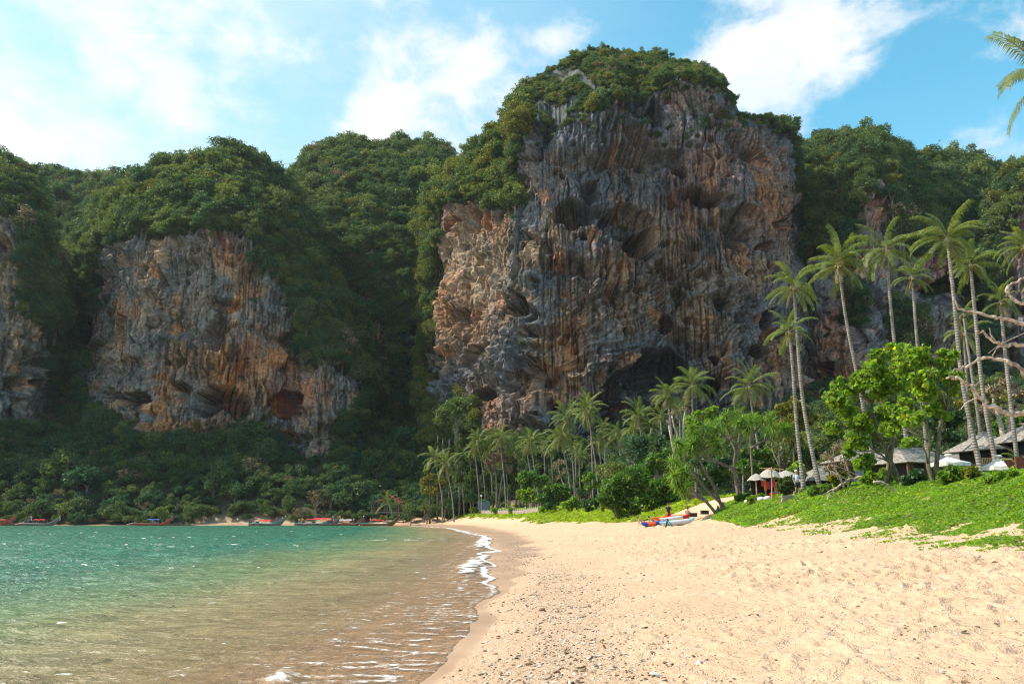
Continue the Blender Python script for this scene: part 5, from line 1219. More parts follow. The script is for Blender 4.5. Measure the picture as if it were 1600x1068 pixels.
branchy('dead_branch', 'pale branch end of the log lying in the creeper by the leaning trunk', 'branch', hit_ground(1402, 772).y, [([(1366, 752), (1380, 755), (1394, 763), (1402, 770)], .10, .06)], 'driftwood')
DB = 19.0
tb = on_ground(1735, 830, DB)
branchy('dead_tree', 'bare dead tree reaching four bleached branches in from the right edge', 'tree', DB, [
 ([(1735, 900), (1722, 780), (1712, 690), (1705, 610), (1700, 520), (1690, 430)], .26, .12),
 ([(1708, 655), (1650, 648), (1600, 645), (1575, 643), (1550, 635), (1532, 620), (1518, 605), (1500, 593), (1480, 586, -.3)], .13, .035),
 ([(1706, 620), (1660, 610), (1612, 590), (1590, 573), (1565, 562), (1540, 559), (1510, 572), (1490, 580)], .11, .03),
 ([(1702, 545), (1650, 540), (1600, 537), (1575, 538), (1555, 532), (1540, 522), (1525, 517)], .10, .03),
 ([(1700, 530), (1650, 520), (1600, 507), (1575, 500), (1550, 495), (1520, 486), (1500, 483), (1490, 465)], .09, .025),
 ([(1692, 480), (1640, 470), (1600, 475), (1580, 462), (1573, 450), (1590, 440), (1605, 432)], .08, .03),
 ([(1555, 532), (1548, 522), (1546, 512)], .03, .012), ([(1575, 540), (1560, 542), (1550, 556)], .035, .015), ([(1518, 605), (1528, 598), (1532, 592)], .03, .012), ([(1708, 680), (1650, 668), (1592, 662)], .07, .03), ([(1532, 620), (1512, 628), (1500, 640)], .03, .01), ([(1600, 520), (1560, 540), (1545, 552)], .02, .008)],
 'driftwood', P(1735, 880, DB))

# ---------------------------------------------------------------- bamboo pole, sandbags
bamb = simple('bamboo', (.50, .27, .10), .6, .3, 5)
DS = hit_ground(1206, 785).y; B = on_ground(1206, 784, DS); o = thing('bamboo_pole', 'bamboo T shaped pole with crossbar standing behind the white sandbags', 'pole', B)
top = P(1205.5, 729, DS) - B; MB().tube([(0, 0, -.2), top], [.05, .04], 7).build('pole', bamb, o)
l_, r_ = P(1187, 731, DS) - B, P(1225, 733, DS) - B; MB().tube([l_, r_], .035, 6).build('crossbar', bamb, o)
for sx in (-1, 1): MB().tube([top + Vector((0, -.04, -.32)), top + Vector((sx * .3, -.04, -.08))], .02, 5).build('brace', bamb, o)
bagm = simple('woven_sack', (.66, .58, .52), .9, .15, 14, .01)
for i, (px, py) in enumerate(((1170, 789), (1180, 788), (1190, 786), (1200, 785), (1185, 783))):
    B = on_ground(px, py, 44 + (i == 4)); b = MB(); b.ball((0, 0, .12), (.26, .2, .16), 10, 6); rr = random.Random(i); b.v = [(v[0], v[1] + rr.uniform(-.02, .02), max(v[2], -.02) + rr.uniform(-.015, .015)) for v in b.v]
    b.ball((.28, 0, .13), (.05, .07, .05), 6, 4)
    s_ = b.build('sandbag', bagm, None, True); s_.location = hit_ground(px, py) + Vector((0, 0, .14)); s_.scale = (1.25,) * 3; s_.rotation_euler = (0, 0, rr.uniform(-.3, .3))
    prop(s_, ['white sandbag at the left end of the row in the creeper', 'white sandbag second from the left of the row', 'white sandbag third from the left of the row', 'white sandbag at the right end of the row by the bamboo pole', 'white sandbag lying behind the others in the row'][i], 'sandbag', 'row of white sandbags')

# ---------------------------------------------------------------- people
skinm = simple('skin', (.42, .22, .13), .6, .1)
def person(label, loc, rz, pose, shirt, shorts, hair=(.03, .02, .015), scale=1.0, hat=None, skin=None, group=None):
    o = thing('person', label, 'person', loc, rz, group, scale); J = {}; E = []
    def j(n, p, r, parent=None): J[n] = (len(J), p, r); (E.append((J[parent][0], J[n][0])) if parent else None)
    if pose == 'stand': hip, kn, an, lean = .92, [(.10, .03, .5), (-.12, -.04, .5)], [(.11, .08, .08), (-.15, .05, .08)], 0.0
    elif pose == 'sit': hip, kn, an, lean = .22, [(.14, -.34, .5), (-.14, -.36, .48)], [(.12, -.52, .08), (-.12, -.5, .08)], .12
    else: hip, kn, an, lean = .16, [(.1, -.42, .30), (-.1, -.45, .22)], [(.1, -.75, .07), (-.1, -.85, .07)], .85     # reclining
    u = Vector((0, math.sin(lean), math.cos(lean))); H = Vector((0, 0, hip))
    j('pelvis', H, .125); j('waist', H + u * .2, .115, 'pelvis'); j('chest', H + u * .4, .14, 'waist'); j('neck', H + u * .56, .055, 'chest'); j('chin', H + u * .62, .06, 'neck'); j('head', H + u * .72, .095, 'chin'); j('crown', H + u * .80, .06, 'head')
    hands = []
    for s, (k, a) in zip((1, -1), zip(kn, an)):
        j('hip%d' % s, H + Vector((.09 * s, 0, -.05)), .085, 'pelvis'); j('knee%d' % s, Vector(k), .055, 'hip%d' % s); j('ankle%d' % s, Vector(a), .04, 'knee%d' % s); j('toe%d' % s, Vector(a) + Vector((.02 * s, -.17, -.05)), .03, 'ankle%d' % s)
        sh = H + u * .5 + Vector((.17 * s, 0, 0)); j('shoulder%d' % s, sh, .052, 'chest')
        if pose == 'stand': el, wr = sh + Vector((.09 * s, -.02 - .05 * (s > 0), -.27)), sh + Vector((.06 * s, -.12 - .16 * (s > 0), -.48 + .14 * (s > 0)))
        elif pose == 'sit': el, wr = sh + Vector((.08 * s, -.16, -.20)), Vector(k) + Vector((.0, .05, .06))
        else: el, wr = sh + Vector((.10 * s, .12, -.2)), sh + Vector((.12 * s, .05, -.40))
        j('elbow%d' % s, el, .038, 'shoulder%d' % s); j('wrist%d' % s, wr, .026, 'elbow%d' % s); d = (wr - el).normalized(); sd_ = Vector((0, 1, 0)).cross(d).normalized() if abs(d.y) < .9 else Vector((1, 0, 0))
        j('palm%d' % s, wr + d * .06, .030, 'wrist%d' % s)
        for q, (of, ln) in enumerate(((-.028, .07), (-.01, .08), (.01, .075), (.028, .06))):
            j('f%d%d' % (q, s), wr + d * (.06 + ln * .6) + Vector((0, of, 0)), .0095, 'palm%d' % s); j('g%d%d' % (q, s), wr + d * (.06 + ln) + Vector((-.02 * s, of, 0)), .008, 'f%d%d' % (q, s))
        j('th%d' % s, wr + d * .05 + Vector((-.01 * s, -.05, 0)), .010, 'palm%d' % s)
    me = bpy.data.meshes.new('body'); me.from_pydata([tuple(v[1]) for v in J.values()], E, []); b = link('body', me, skin or skinm, o)
    b.modifiers.new('skin', 'SKIN'); lay = me.skin_vertices[0].data
    for v in J.values(): lay[v[0]].radius = (v[2], v[2])
    lay[0].use_root = True; sb = b.modifiers.new('smooth', 'SUBSURF'); sb.levels = 1; sb.render_levels = 1
    hm = simple('hair', hair, .6, .2)
    hc = H + u * .74; MB().ball(hc + Vector((0, .02, .02)), (.098, .108, .105), 10, 6).build('hair', hm, o, True)
    f = MB(); f.ball(hc + Vector((0, -.105, -.03)), (.014, .02, .018), 6, 4)
    for s in (-1, 1): f.ball(hc + Vector((.098 * s, 0, -.03)), (.012, .02, .03), 6, 4)
    f.build('face', skin or skinm, o, True)
    if shirt:
        b = MB(); b.tube([H + u * .02, H + u * .2, H + u * .42, H + u * .53], [.15, .145, .175, .10], 10)
        for s in (-1, 1): e_ = J['elbow%d' % s][1]; s0 = J['shoulder%d' % s][1]; b.tube([s0, s0.lerp(e_, .6)], [.068, .06], 7)
        b.build('shirt', simple('shirt', shirt, .8, .1), o, True)
    b = MB(); b.tube([H + u * .1, H - u * .06], [.145, .155], 10)
    for s in (-1, 1): k_2 = J['knee%d' % s][1]; s0 = J['hip%d' % s][1]; b.tube([s0, s0.lerp(k_2, .65)], [.10, .085], 8)
    b.build('shorts', simple('shorts', shorts, .8, .1), o, True)
    if hat: MB().ball(hc + Vector((0, 0, .06)), (.12, .13, .08), 8, 5).build('hat', simple('hat', hat, .8, .1), o, True)
    return o
# ---------------------------------------------------------------- kayaks and things around them
def kayak(label, a_px, b_px, D, cols, seed=0, wid=.75, lift=.12):
    a, b = P(a_px[0], a_px[1], D), P(b_px[0], b_px[1], D + 1.2)
    a.z = max(Gp(a.x, a.y) + lift, 0); b.z = Gp(b.x, b.y) + lift + .05; d = b - a; L = d.length; rz = math.atan2(d.y, d.x)
    o = thing('kayak', label, 'kayak', a, rz, 'kayaks drawn up on the sand'); o.rotation_euler = (0, -math.asin(d.z / L), rz)
    n = 18; segs = len(cols)
    def ring(t):
        w = wid * .5 * math.sin(math.pi * min(max(t, .0), 1)) ** .55 + .01; up = .16 * (2 * t - 1) ** 4 + .02; h = .0 + .27 * (math.sin(math.pi * t) ** .4) + .015
        return [(t * L, w * math.cos(an), up + (h if math.sin(an) < 0 else h * .55) * math.sin(an) + .1) for an in [2 * math.pi * k / 12 for k in range(12)]]
    names = ['bow', 'hull', 'hull', 'hull', 'stern'] if segs > 2 else ['hull', 'stern']
    for s in range(segs):
        m_ = MB(); t0, t1 = cols[s][0], cols[s + 1][0] if s + 1 < segs else 1.0; vs = []; k = 6
        for i in range(k + 1): vs += ring(t0 + (t1 - t0) * i / k)
        fs = [(i * 12 + q, i * 12 + (q + 1) % 12, (i + 1) * 12 + (q + 1) % 12, (i + 1) * 12 + q) for i in range(k) for q in range(12)]
        m_.add(vs, fs); m_.build(names[min(s, len(names) - 1)], cols[s][1], o, True)
    dk = simple('seat_well', (.03, .03, .04), .5, .1)
    for t in (.38, .64):
        b_ = MB(); b_.ball((t * L, 0, .21), (.36, wid * .27, .035), 12, 5); b_.build('seat', dk, o, True)
    return o
pl = lambda n, c: simple(n, c, .35, .08, 3, spec=.5)
blue, orange_, white, red, lblue, yellow = pl('blue_plastic', (.01, .05, .35)), pl('orange_plastic', (.75, .10, .01)), pl('white_plastic', (.62, .64, .66)), pl('red_plastic', (.60, .015, .02)), pl('light_blue_plastic', (.35, .62, .70)), pl('yellow_plastic', (.8, .5, .02))
kayak('blue and orange striped kayak nearest the water', (1002, 815), (1046, 811), 62, [(0, blue), (.18, orange_), (.42, blue), (.85, lblue)], wid=.8)
kayak('white kayak with red stern lying behind the blue and orange one', (1030, 812), (1079, 803), 65, [(0, white), (.45, white), (.68, red)], wid=.8, lift=.28)
kayak('pale blue kayak nearest to the viewer', (1030, 817), (1086, 808), 60, [(0, lblue), (.3, white), (.8, lblue)], wid=.7)
kayak('red and yellow kayak behind the white one', (1020, 810), (1066, 800), 67, [(0, orange_), (.35, red), (.75, yellow)], wid=.7, lift=.35)
dkw = simple('dark_timber', (.045, .03, .025), .8, .3)
B = on_ground(1041, 818, 58.5); o = thing('trestle', 'dark wooden trestle standing in the sand before the kayaks', 'trestle', B)
for k, (x0, x1, y_) in enumerate(((-.06, .12, 0), (.55, .12, -.1), (.30, .05, .25))): MB().tube([(x0, y_, -.05), (x1, 0, .62 if k == 0 else .5)], .055 if k == 0 else .025, 6).build('leg', dkw, o)
MB().tube([(.12, -.35, .52), (.12, .35, .56)], .04, 6).build('beam', dkw, o)
for px, py, lb in ((1083, 805, 'black crate standing right beside the stern of the kayaks'), (1101, 801, 'black crate farther right under the fallen trunk')):
    B = on_ground(px, py, 66); B.z = P(px, py + 2, 66).z; b = MB().box(0, 0, .15, .62, .4, .30); o = b.build('crate', dkw); b2 = MB().box(0, 0, .315, .68, .46, .03); b2.build('lid', dkw, o); o.location = B; prop(o, lb, 'crate')
person('person standing behind the kayaks in black shirt and red shorts', on_ground(1045, 808, 68) + Vector((0, 0, .05)), .3, 'stand', (.02, .02, .025), (.45, .02, .03))
person('bare chested person sitting on the sand right of the kayaks', on_ground(1075, 806, 70), -.2, 'sit', None, (.10, .05, .03), scale=1.05)
person('person in red shorts reclining on the sand under the big shrub', on_ground(1006, 808, 70), 1.2, 'recline', None, (.5, .04, .03), (.1, .06, .03))
person('person in dark swimwear reclining on the sand beside the kayak tips', on_ground(1024, 807, 71), 1.4, 'recline', None, (.03, .04, .08))
person('person in pale shirt and white cap standing by the low wall of the stall', hit_ground(1247, 775), 0, 'stand', (.45, .5, .58), (.03, .03, .05), hat=(.75, .75, .75))
# ---------------------------------------------------------------- long tail boats
wood = simple('varnished_hull', (.20, .085, .03), .5, .35, 4, stretch=(.3, 1, 2)); greyw = simple('weathered_hull', (.16, .13, .11), .8, .35, 4, stretch=(.3, 1, 2)); redh = simple('red_hull', (.28, .05, .035), .6, .3, 4, stretch=(.3, 1, 2))
eng = simple('engine_metal', (.04, .04, .045), .45, .3); stl = simple('steel_tube', (.35, .35, .36), .4, .2)
clo = {k: simple(k + '_canvas', v, .8, .12) for k, v in dict(red=(.62, .03, .04), blue=(.03, .14, .45), white=(.7, .72, .75), orange=(.75, .18, .03), teal=(.05, .35, .38), navy=(.02, .04, .2), pink=(.7, .05, .22), yellow=(.75, .55, .04), green=(.1, .35, .1)).items()}
def boat(label, stern, bow, D, hullm, trim, roof, awn=(.22, .55), roofh=1.35, ribbons=('pink', 'yellow', 'green'), engine=True, group='long tail boats beached on the far shore', prow=2.1):
    a = P(stern, 820, D); b = P(bow, 820, D); L = abs(b.x - a.x); sgn = 1 if b.x > a.x else -1
    o = thing('longtail_boat', label, 'boat', (a.x, D, -.06), 0 if sgn > 0 else math.pi, group); o.rotation_euler[2] += rnd.uniform(-.08, .08)
    n = 22; V = []; W_ = .95
    def sec(t):
        w = W_ * (math.sin(math.pi * min(1, .22 + t * .78)) ** .6) * (1 if t < .8 else max(.06, (1 - t) / .2) ** .8) + .03; sheer = .62 + .22 * (1 - t) ** 2 + prow * max(0, (t - .55) / .45) ** 2.6; keel = -.12 + max(0, (t - .78) / .22) ** 1.7 * prow * .85
        return w, sheer, keel
    for i in range(n + 1):
        t = i / n; w, s, k = sec(t); x = t * L
        for y, z in ((-w, s), (-w * .92, s * .5 + k * .5), (-w * .5, k + .06), (0, k), (w * .5, k + .06), (w * .92, s * .5 + k * .5), (w, s), (w * .86, s - .02), (w * .42, max(k + .2, s - .5)), (0, max(k + .18, s - .52)), (-w * .42, max(k + .2, s - .5)), (-w * .86, s - .02)): V.append((x, y, z))
    Fc = [(i * 12 + q, i * 12 + (q + 1) % 12, (i + 1) * 12 + (q + 1) % 12, (i + 1) * 12 + q) for i in range(n) for q in range(12)] + [tuple(range(12))[::-1]]
    MB().add(V, Fc).build('hull', hullm, o, False)
    b_ = MB()
    for sy in (-1, 1): b_.tube([(t / 20 * L, sy * (sec(t / 20)[0] + .015), sec(t / 20)[1] - .04) for t in range(20)], .055, 5)
    b_.build('gunwale', trim, o)
    x1, s1 = L, sec(1)[1]; b_ = MB(); b_.tube([(L * .985, 0, sec(.985)[2]), (L, 0, s1), (L * 1.012, 0, s1 + .42)], [.10, .10, .06], 6); b_.build('prow', hullm, o)
    for k, c in enumerate(ribbons): MB().tube([(L * 1.0, 0, s1 - .35 + .13 * k), (L * 1.0, 0, s1 - .22 + .13 * k)], .15, 8).build('ribbon', clo[c], o)
    MB().add([(L * 1.0 + .12, -.04, s1 - .3), (L * 1.0 + .20, .04, s1 - .3), (L * 1.0 + .26, .03, s1 - 1.3), (L * 1.0 + .10, -.03, s1 - 1.2)], [(0, 1, 2, 3)]).build('streamer', clo[ribbons[0]], o)
    if roof:
        xa, xb = awn[0] * L, awn[1] * L; V = []
        for i in range(7):
            for q in range(7):
                y = (q / 6 * 2 - 1) * .85; V.append((xa + (xb - xa) * i / 6, y, .62 + roofh - .18 * (y / .85) ** 2 + .03 * math.sin(i * 2)))
        V += [(v[0], v[1], v[2] - .05) for v in V[:49]]
        Fc = [(i * 7 + q, (i + 1) * 7 + q, (i + 1) * 7 + q + 1, i * 7 + q + 1) for i in range(6) for q in range(6)]; Fc += [tuple(49 + k for k in f[::-1]) for f in Fc]
        MB().add(V, Fc).build('awning', roof, o)
        for x in (xa + .1, (xa + xb) / 2, xb - .1):
            for y in (-.8, .8): MB().tube([(x, y, .55), (x, y, .62 + roofh - .15)], .03, 5).build('post', stl, o)
    for t in (.3, .42, .54, .66): MB().box(t * L, 0, .5, .25, sec(t)[0] * 1.7, .05).build('thwart', trim, o)
    if engine:
        e = MB(); e.box(.35, 0, 1.05, .75, .45, .42); e.ball((.1, 0, 1.15), (.2, .2, .2), 8, 5); e.tube([(.5, 0, 1.2), (1.3, 0, 1.35)], .035, 5); eo = e.build('engine', eng, o)
        MB().tube([(0, 0, .95), (-2.6, 0, .45)], .04, 6).build('propeller_shaft', stl, eo); MB().tube([(.2, 0, .55), (.2, 0, .95)], .07, 6).build('engine_mount', eng, o)
    return o
boat('red trimmed long tail boat cut by the left edge of the picture', -60, 20, 222, redh, clo['red'], clo['red'], (.45, .85), 1.2, ('red', 'orange', 'pink'))
boat('weathered long tail boat moored behind the first two at the left', -10, 45, 226, greyw, redh, None, ribbons=('white', 'teal', 'yellow'))
boat('grey long tail boat with red awning and yellow seats at the left', 38, 92, 221, greyw, stl, clo['red'], (.28, .62), 1.2, ('white', 'green', 'orange'))
boat('long tail boat with blue awning moored alone below the dark jungle', 212, 270, 222, redh, wood, clo['blue'], (.34, .68), 1.25, ('pink', 'red', 'pink'))
boat('dark long tail boat in shadow behind the one with blue awning', 287, 236, 227, greyw, eng, None, ribbons=('navy', 'pink', 'navy'), prow=1.6)
boat('long tail boat with red canopy, left of a close pair', 389, 440, 227, greyw, clo['teal'], clo['red'], (.3, .68), 1.1, ('white', 'yellow', 'white'), prow=1.7)
boat('dark long tail boat with teal trim and green prow ribbon', 400, 445, 222, greyw, clo['teal'], clo['red'], (.2, .5), .9, ('green', 'yellow', 'white'))
boat('long tail boat with red awning at the left of the crowded group', 461, 520, 226, greyw, clo['teal'], clo['red'], (.3, .75), 1.35, ('white', 'navy', 'white'))
boat('long tail boat with bright red long awning in the crowded group', 472, 528, 230, greyw, clo['red'], clo['red'], (.35, .85), 1.6, ('orange', 'yellow', 'red'))
boat('long tail boat with orange red awning and dark engine in the crowded group', 488, 530, 222, greyw, clo['teal'], clo['orange'], (.3, .7), 1.2, ('yellow', 'orange', 'white'))
boat('brown long tail boat with blue and white awning', 515, 568, 222.5, wood, wood, clo['white'], (.3, .66), 1.15, ('navy', 'yellow', 'white'))
boat('brown long tail boat with high prow at the right end of the row', 563, 624, 219, wood, clo['teal'], clo['red'], (.28, .62), 1.1, ('pink', 'yellow', 'pink'), prow=2.5)
for i, (px, sh, so_, lb) in enumerate(((468, (.7, .6, .1), (.05, .05, .08), 'person in yellow shirt standing on the far sand, left one of two'), (473, (.75, .6, .08), (.3, .2, .1), 'person in yellow shirt standing on the far sand, right one of two'), (433, (.5, .05, .05), (.1, .1, .1), 'person in dark red shirt on the far sand behind the red canopy boats'),
    (513, (.6, .6, .62), (.1, .1, .15), 'person in white shirt walking behind the crowded boats'), (530, (.1, .2, .6), (.1, .1, .1), 'person in blue shirt walking behind the brown boats'), (536, (.7, .45, .1), (.05, .1, .3), 'person in orange shirt beside the one in blue'),
    (548, (.6, .05, .06), (.05, .05, .1), 'person in red shirt stepping off a brown boat'), (553, (.5, .55, .6), (.1, .05, .05), 'person in grey shirt next to the one in red'), (569, (.05, .05, .06), (.4, .05, .05), 'person in black shirt standing by the red beach mats'), (579, (.8, .25, .05), (.1, .1, .12), 'person in orange shirt left of the hut with red roof'),
    (372, (.7, .62, .45), (.2, .1, .1), 'person in cream shirt alone on the far sand at the left'))):
    person(lb, on_ground(px, 805, 231 + (i % 3) * 1.5), rnd.uniform(0, 6), 'stand', sh, so_, group='people on the far sand', scale=1.05)
# ---------------------------------------------------------------- hut with red roof
def facing(px, D): return 0
thatch = simple('grey_shingle', (.20, .175, .15), .95, .35, 7, .02, stretch=(.5, .5, 3), second=(.30, .27, .235)); redr = simple('red_roof_sheet', (.42, .04, .05), .6, .25, 3); dwall = simple('brown_board', (.11, .05, .025), .8, .3, 5, stretch=(3, 3, .3)); lwall = simple('pale_shutter', (.34, .36, .34), .8, .2, 5); darkin = simple('dark_interior', (.02, .017, .015), .9, .1)
stonem = simple('pinkish_stone', (.34, .26, .22), .95, .25, 4, .03)
def hip_roof(L, Wd, H, ridge, over, courses, thick=.1):
    """stepped shingle courses, one ring per course"""
    b = MB(); n = courses
    for i in range(n):
        def rect(t, dz=0.0):
            hx = (L / 2 + over) * (1 - t) + ridge / 2 * t; hy = (Wd / 2 + over) * (1 - t) + .02 * t; z = H * t + dz; return [(-hx, -hy, z), (hx, -hy, z), (hx, hy, z), (-hx, hy, z)]
        lo, hi = rect(i / n, .035), rect(min(1, (i + 1.12) / n), .0); bt = rect(i / n, -.02); b.add(bt + lo + hi, [(0, 1, 5, 4), (1, 2, 6, 5), (2, 3, 7, 6), (3, 0, 4, 7), (4, 5, 9, 8), (5, 6, 10, 9), (6, 7, 11, 10), (7, 4, 8, 11)])
    hx, hy = L / 2 + over, Wd / 2 + over; b.add([(-hx, -hy, -.02), (hx, -hy, -.02), (hx, hy, -.02), (-hx, hy, -.02)], [(3, 2, 1, 0)])
    return b
def bungalow(label, px, py_eave, D, L, Wd, H, ridge, rz, wallh, over=.7, shut=True, n=11):
    E_ = P(px, py_eave, D); zg = min(Gp(E_.x, E_.y), E_.z - wallh); o = thing('bungalow', label, 'building', (E_.x, E_.y, zg), rz); eh = E_.z - zg
    r = hip_roof(L, Wd, H, ridge, over, n); ro = r.build('roof', thatch, o); ro.location = (0, 0, eh)
    MB().tube([(-ridge / 2, 0, H + .03), (ridge / 2, 0, H + .03)], .09, 6).build('ridge_cap', thatch, ro)
    k = int(L / .3)
    core = MB().box(0, 0, eh / 2, L - .1, Wd - .1, eh - .02).build('wall', darkin, o)
    for i in range(k):
        x = -L / 2 + (i + .5) * L / k
        if 2 <= i % 8 <= 4: continue
        MB().box(x, -Wd / 2, eh / 2, L / k * .94, .05, eh - .06).build('board', dwall, o)
    for i in range(k):
        if i % 8 == 3:
            x = -L / 2 + (i + .5) * L / k; w = MB().box(x, -Wd / 2 - .01, eh * .55, L / k * 2.6, .04, eh * .55).build('shutter', lwall if shut else dwall, o)
            for q in range(6): MB().box(x, -Wd / 2 - .045, eh * .34 + q * eh * .085, L / k * 2.4, .03, .05).build('slat', lwall if shut else dwall, w)
    for x in (-L / 2 - over * .6, L / 2 + over * .6, 0): MB().box(x, -Wd / 2 - over * .65, eh / 2, .14, .14, eh - .04).build('post', dwall, o)
    return o
bungalow('long low bungalow with grey shingle roof behind the broadleaf trunks', 1425, 726, 56, 4.6, 3.4, 1.15, 2.4, .35, 2.2)
bungalow('bungalow with grey shingle roof behind the left white parasol', 1500, 730, 66, 3.2, 3.2, 1.25, 1.2, -.25, 2.2)
bungalow('raised bungalow with pale shingle roof between the tall palm trunks', 1541, 705, 62, 2.6, 3.0, 1.45, .5, .3, 2.2, .8)
bungalow('bungalow roof cut by the right edge behind the dead tree', 1612, 692, 60, 3.4, 3, 1.4, .8, .2, 2.2, .8)
bungalow('small grey roofed hut left of the croton bush', 1283, 752, 62, 2.8, 2.6, 1.1, .6, .1, 1.8, .5)
bungalow('grey shingled roof half hidden behind the leaning broadleaf tree', 1345, 722, 72, 4.4, 3, 1.0, 2.2, .1, 2.0)
# railing of the raised bungalow
o = thing('railing', 'orange brown wooden railing below the raised bungalow', 'railing', P(1539, 728, 58)); 
for i in range(9): MB().box(-.5 + i * .125, 0, .3, .05, .05, .55).build('baluster', bamb, o)
MB().box(0, 0, .6, 1.15, .07, .05).build('handrail', bamb, o); MB().box(0, 0, .02, 1.15, .07, .05).build('bottom_rail', bamb, o)
MB().box(-.45, 0, -1.0, .1, .1, 2.0).build('post', dwall, o); MB().box(.45, 0, -1.0, .1, .1, 2.0).build('post', dwall, o)
# parasols
cream = simple('cream_canvas', (.66, .63, .56), .85, .06, 3)
def parasol(label, px, py_top, D, R_, H_):
    T = P(px, py_top, D); zg = Gp(T.x, T.y) + .0; o = thing('parasol', label, 'parasol', (T.x, T.y, zg), rnd.uniform(0, 1), 'white parasols on the resort terrace'); h = T.z - zg
    for k in range(8):
        a0, a1 = k * math.pi / 4, (k + 1) * math.pi / 4; V = []
        for i in range(6):
            t = i / 5; z = h - H_ * t ** .92 - .05 * math.sin(math.pi * t)
            for a, dz in ((a0, .03), ((a0 + a1) / 2, 0), (a1, .03)): rr = R_ * t * (1 if dz else .955); V.append((math.cos(a) * rr, math.sin(a) * rr, z + dz * (t > 0)))
        V += [(math.cos(a0) * R_, math.sin(a0) * R_, h - H_ - .17), (math.cos((a0 + a1) / 2) * R_ * .955, math.sin((a0 + a1) / 2) * R_ * .955, h - H_ - .2), (math.cos(a1) * R_, math.sin(a1) * R_, h - H_ - .17)]
        Fc = [(i * 3 + q, i * 3 + q + 1, (i + 1) * 3 + q + 1, (i + 1) * 3 + q) for i in range(6) for q in range(2)]; MB().add(V, Fc).build('canopy_panel', cream, o)
        MB().tube([(0, 0, h - H_ * .75), (math.cos(a0) * R_ * .97, math.sin(a0) * R_ * .97, h - H_ - .05)], .012, 4).build('rib', bamb, o)
    MB().tube([(0, 0, 0), (0, 0, h + .12)], .03, 8).build('pole', bamb, o); MB().ball((0, 0, h + .06), (.22, .22, .07), 10, 5).build('vent_cap', cream, o, True)
parasol('left white parasol standing before the bungalow roof', 1482, 712, 44, 1.05, .42); parasol('right white parasol below the raised bungalow', 1559, 714, 40, .85, .50)
# red wooden deck chair structures at the right edge
redw = simple('reddish_timber', (.20, .045, .02), .6, .3, 5, stretch=(3, 3, .3))
B = P(1594, 742, 34); o = thing('wooden_gate', 'reddish brown slatted wooden gate at the right edge', 'gate', B)
for i in range(7): MB().box(-.02 + i * .09, 0, .28, .075, .035, .95).build('slat', redw, o)
MB().box(.25, -.03, .74, .68, .05, .07).build('rail', redw, o); MB().box(.25, -.03, -.1, .68, .05, .07).build('rail', redw, o); MB().box(-.09, 0, .2, .07, .07, 1.2).build('post', redw, o)
B = P(1583, 739, 35); o = thing('lean_to', 'slanting brown lean to board with thatched top edge beside the right parasol', 'lean-to', B)
V = [(-.3, 0, .55), (0.0, 0, .6), (.32, 0, -.05), (.05, 0, -.05)]; MB().add(V + [(v[0], .08, v[2]) for v in V], [(0, 3, 2, 1), (4, 5, 6, 7), (0, 1, 5, 4), (1, 2, 6, 5), (2, 3, 7, 6), (3, 0, 4, 7)]).build('board', redw, o)
MB().tube([(-.45, 0, .62), (0.02, 0, .62), (.36, 0, .12)], .05, 6).build('thatch_edge', simple('yellow_thatch', (.35, .30, .12), .9, .3, 9), o); MB().box(0, .05, -.6, .08, .08, 1.2).build('post', redw, o)
B = P(1589, 737, 33); o = MB().box(0, 0, 0, .26, .25, .07).build('cushion', simple('turquoise_fabric', (.02, .45, .55), .7, .1)); o.location = B; MB().box(0, 0, -.05, .3, .28, .03).build('frame', redw, o); MB().box(0, 0, -.35, .06, .06, .6).build('leg', redw, o); prop(o, 'turquoise cushion on a stool beside the red gate', 'cushion')
# massage stall with thatched roofs and red hangings
thm = simple('pale_thatch', (.36, .33, .28), .95, .3, 14, .03, stretch=(1, 1, .4))
B = P(1207, 770, 60); o = thing('beach_stall', 'open beach stall with pale thatched roofs and red orange cloths hanging inside', 'stall', B)
for x0, w, zt_, zb_ in ((-1.15, .95, 1.5, .95), (-.1, 1.3, 1.95, 1.15), (1.15, 1.5, 1.75, 1.15)):
    V = []; n = 12
    for i in range(n): a = 2 * math.pi * i / n; V.append((x0 + math.cos(a) * w * .78, math.sin(a) * w * .78, zb_ + .04 * math.sin(i * 3)))
    for i in range(n): a = 2 * math.pi * i / n; V.append((x0 + math.cos(a) * w * .42, math.sin(a) * w * .42, (zt_ + zb_) / 2 + .08))
    V.append((x0, 0, zt_)); V.append((x0, 0, zb_ + .02)); MB().add(V, [(i, (i + 1) % n, n + (i + 1) % n, n + i) for i in range(n)] + [(n + i, n + (i + 1) % n, 2 * n) for i in range(n)] + [(i, 2 * n + 1, (i + 1) % n) for i in range(n)]).build('thatched_roof', thm, o)
for x in (-1.3, -.6, .1, .8, 1.5): MB().tube([(x, -.3, -1.6), (x, -.3, 1.15)], .05, 6).build('post', bamb, o)
rc = [clo['red'], clo['orange'], clo['red'], clo['navy'], clo['red'], clo['orange'], clo['teal'], clo['red'], clo['yellow'], clo['orange'], clo['red']]
for i, c in enumerate(rc):
    x = -.85 + i * .21; z0 = 1.05 - .1 * (i % 3); z1 = z0 - .55 - .25 * (i % 2); MB().box(x, -.42 + .05 * (i % 2), (z0 + z1) / 2, .19, .03, z0 - z1).build('hanging_cloth', c, o)
MB().box(.25, -.6, -.15, 1.3, .6, .3).build('massage_mat', clo['red'], o); MB().box(.25, -.6, .03, 1.1, .5, .06).build('towel', clo['teal'], o); MB().box(0, .4, .2, 3, .05, 1.7).build('back_wall', darkin, o); MB().box(.25, -.6, -1.0, 1.2, .5, 1.4).build('bed_frame', redw, o)
B = hit_ground(1236, 782); o = thing('low_wall', 'short weathered low wall between the stall and the standing person', 'wall', B)
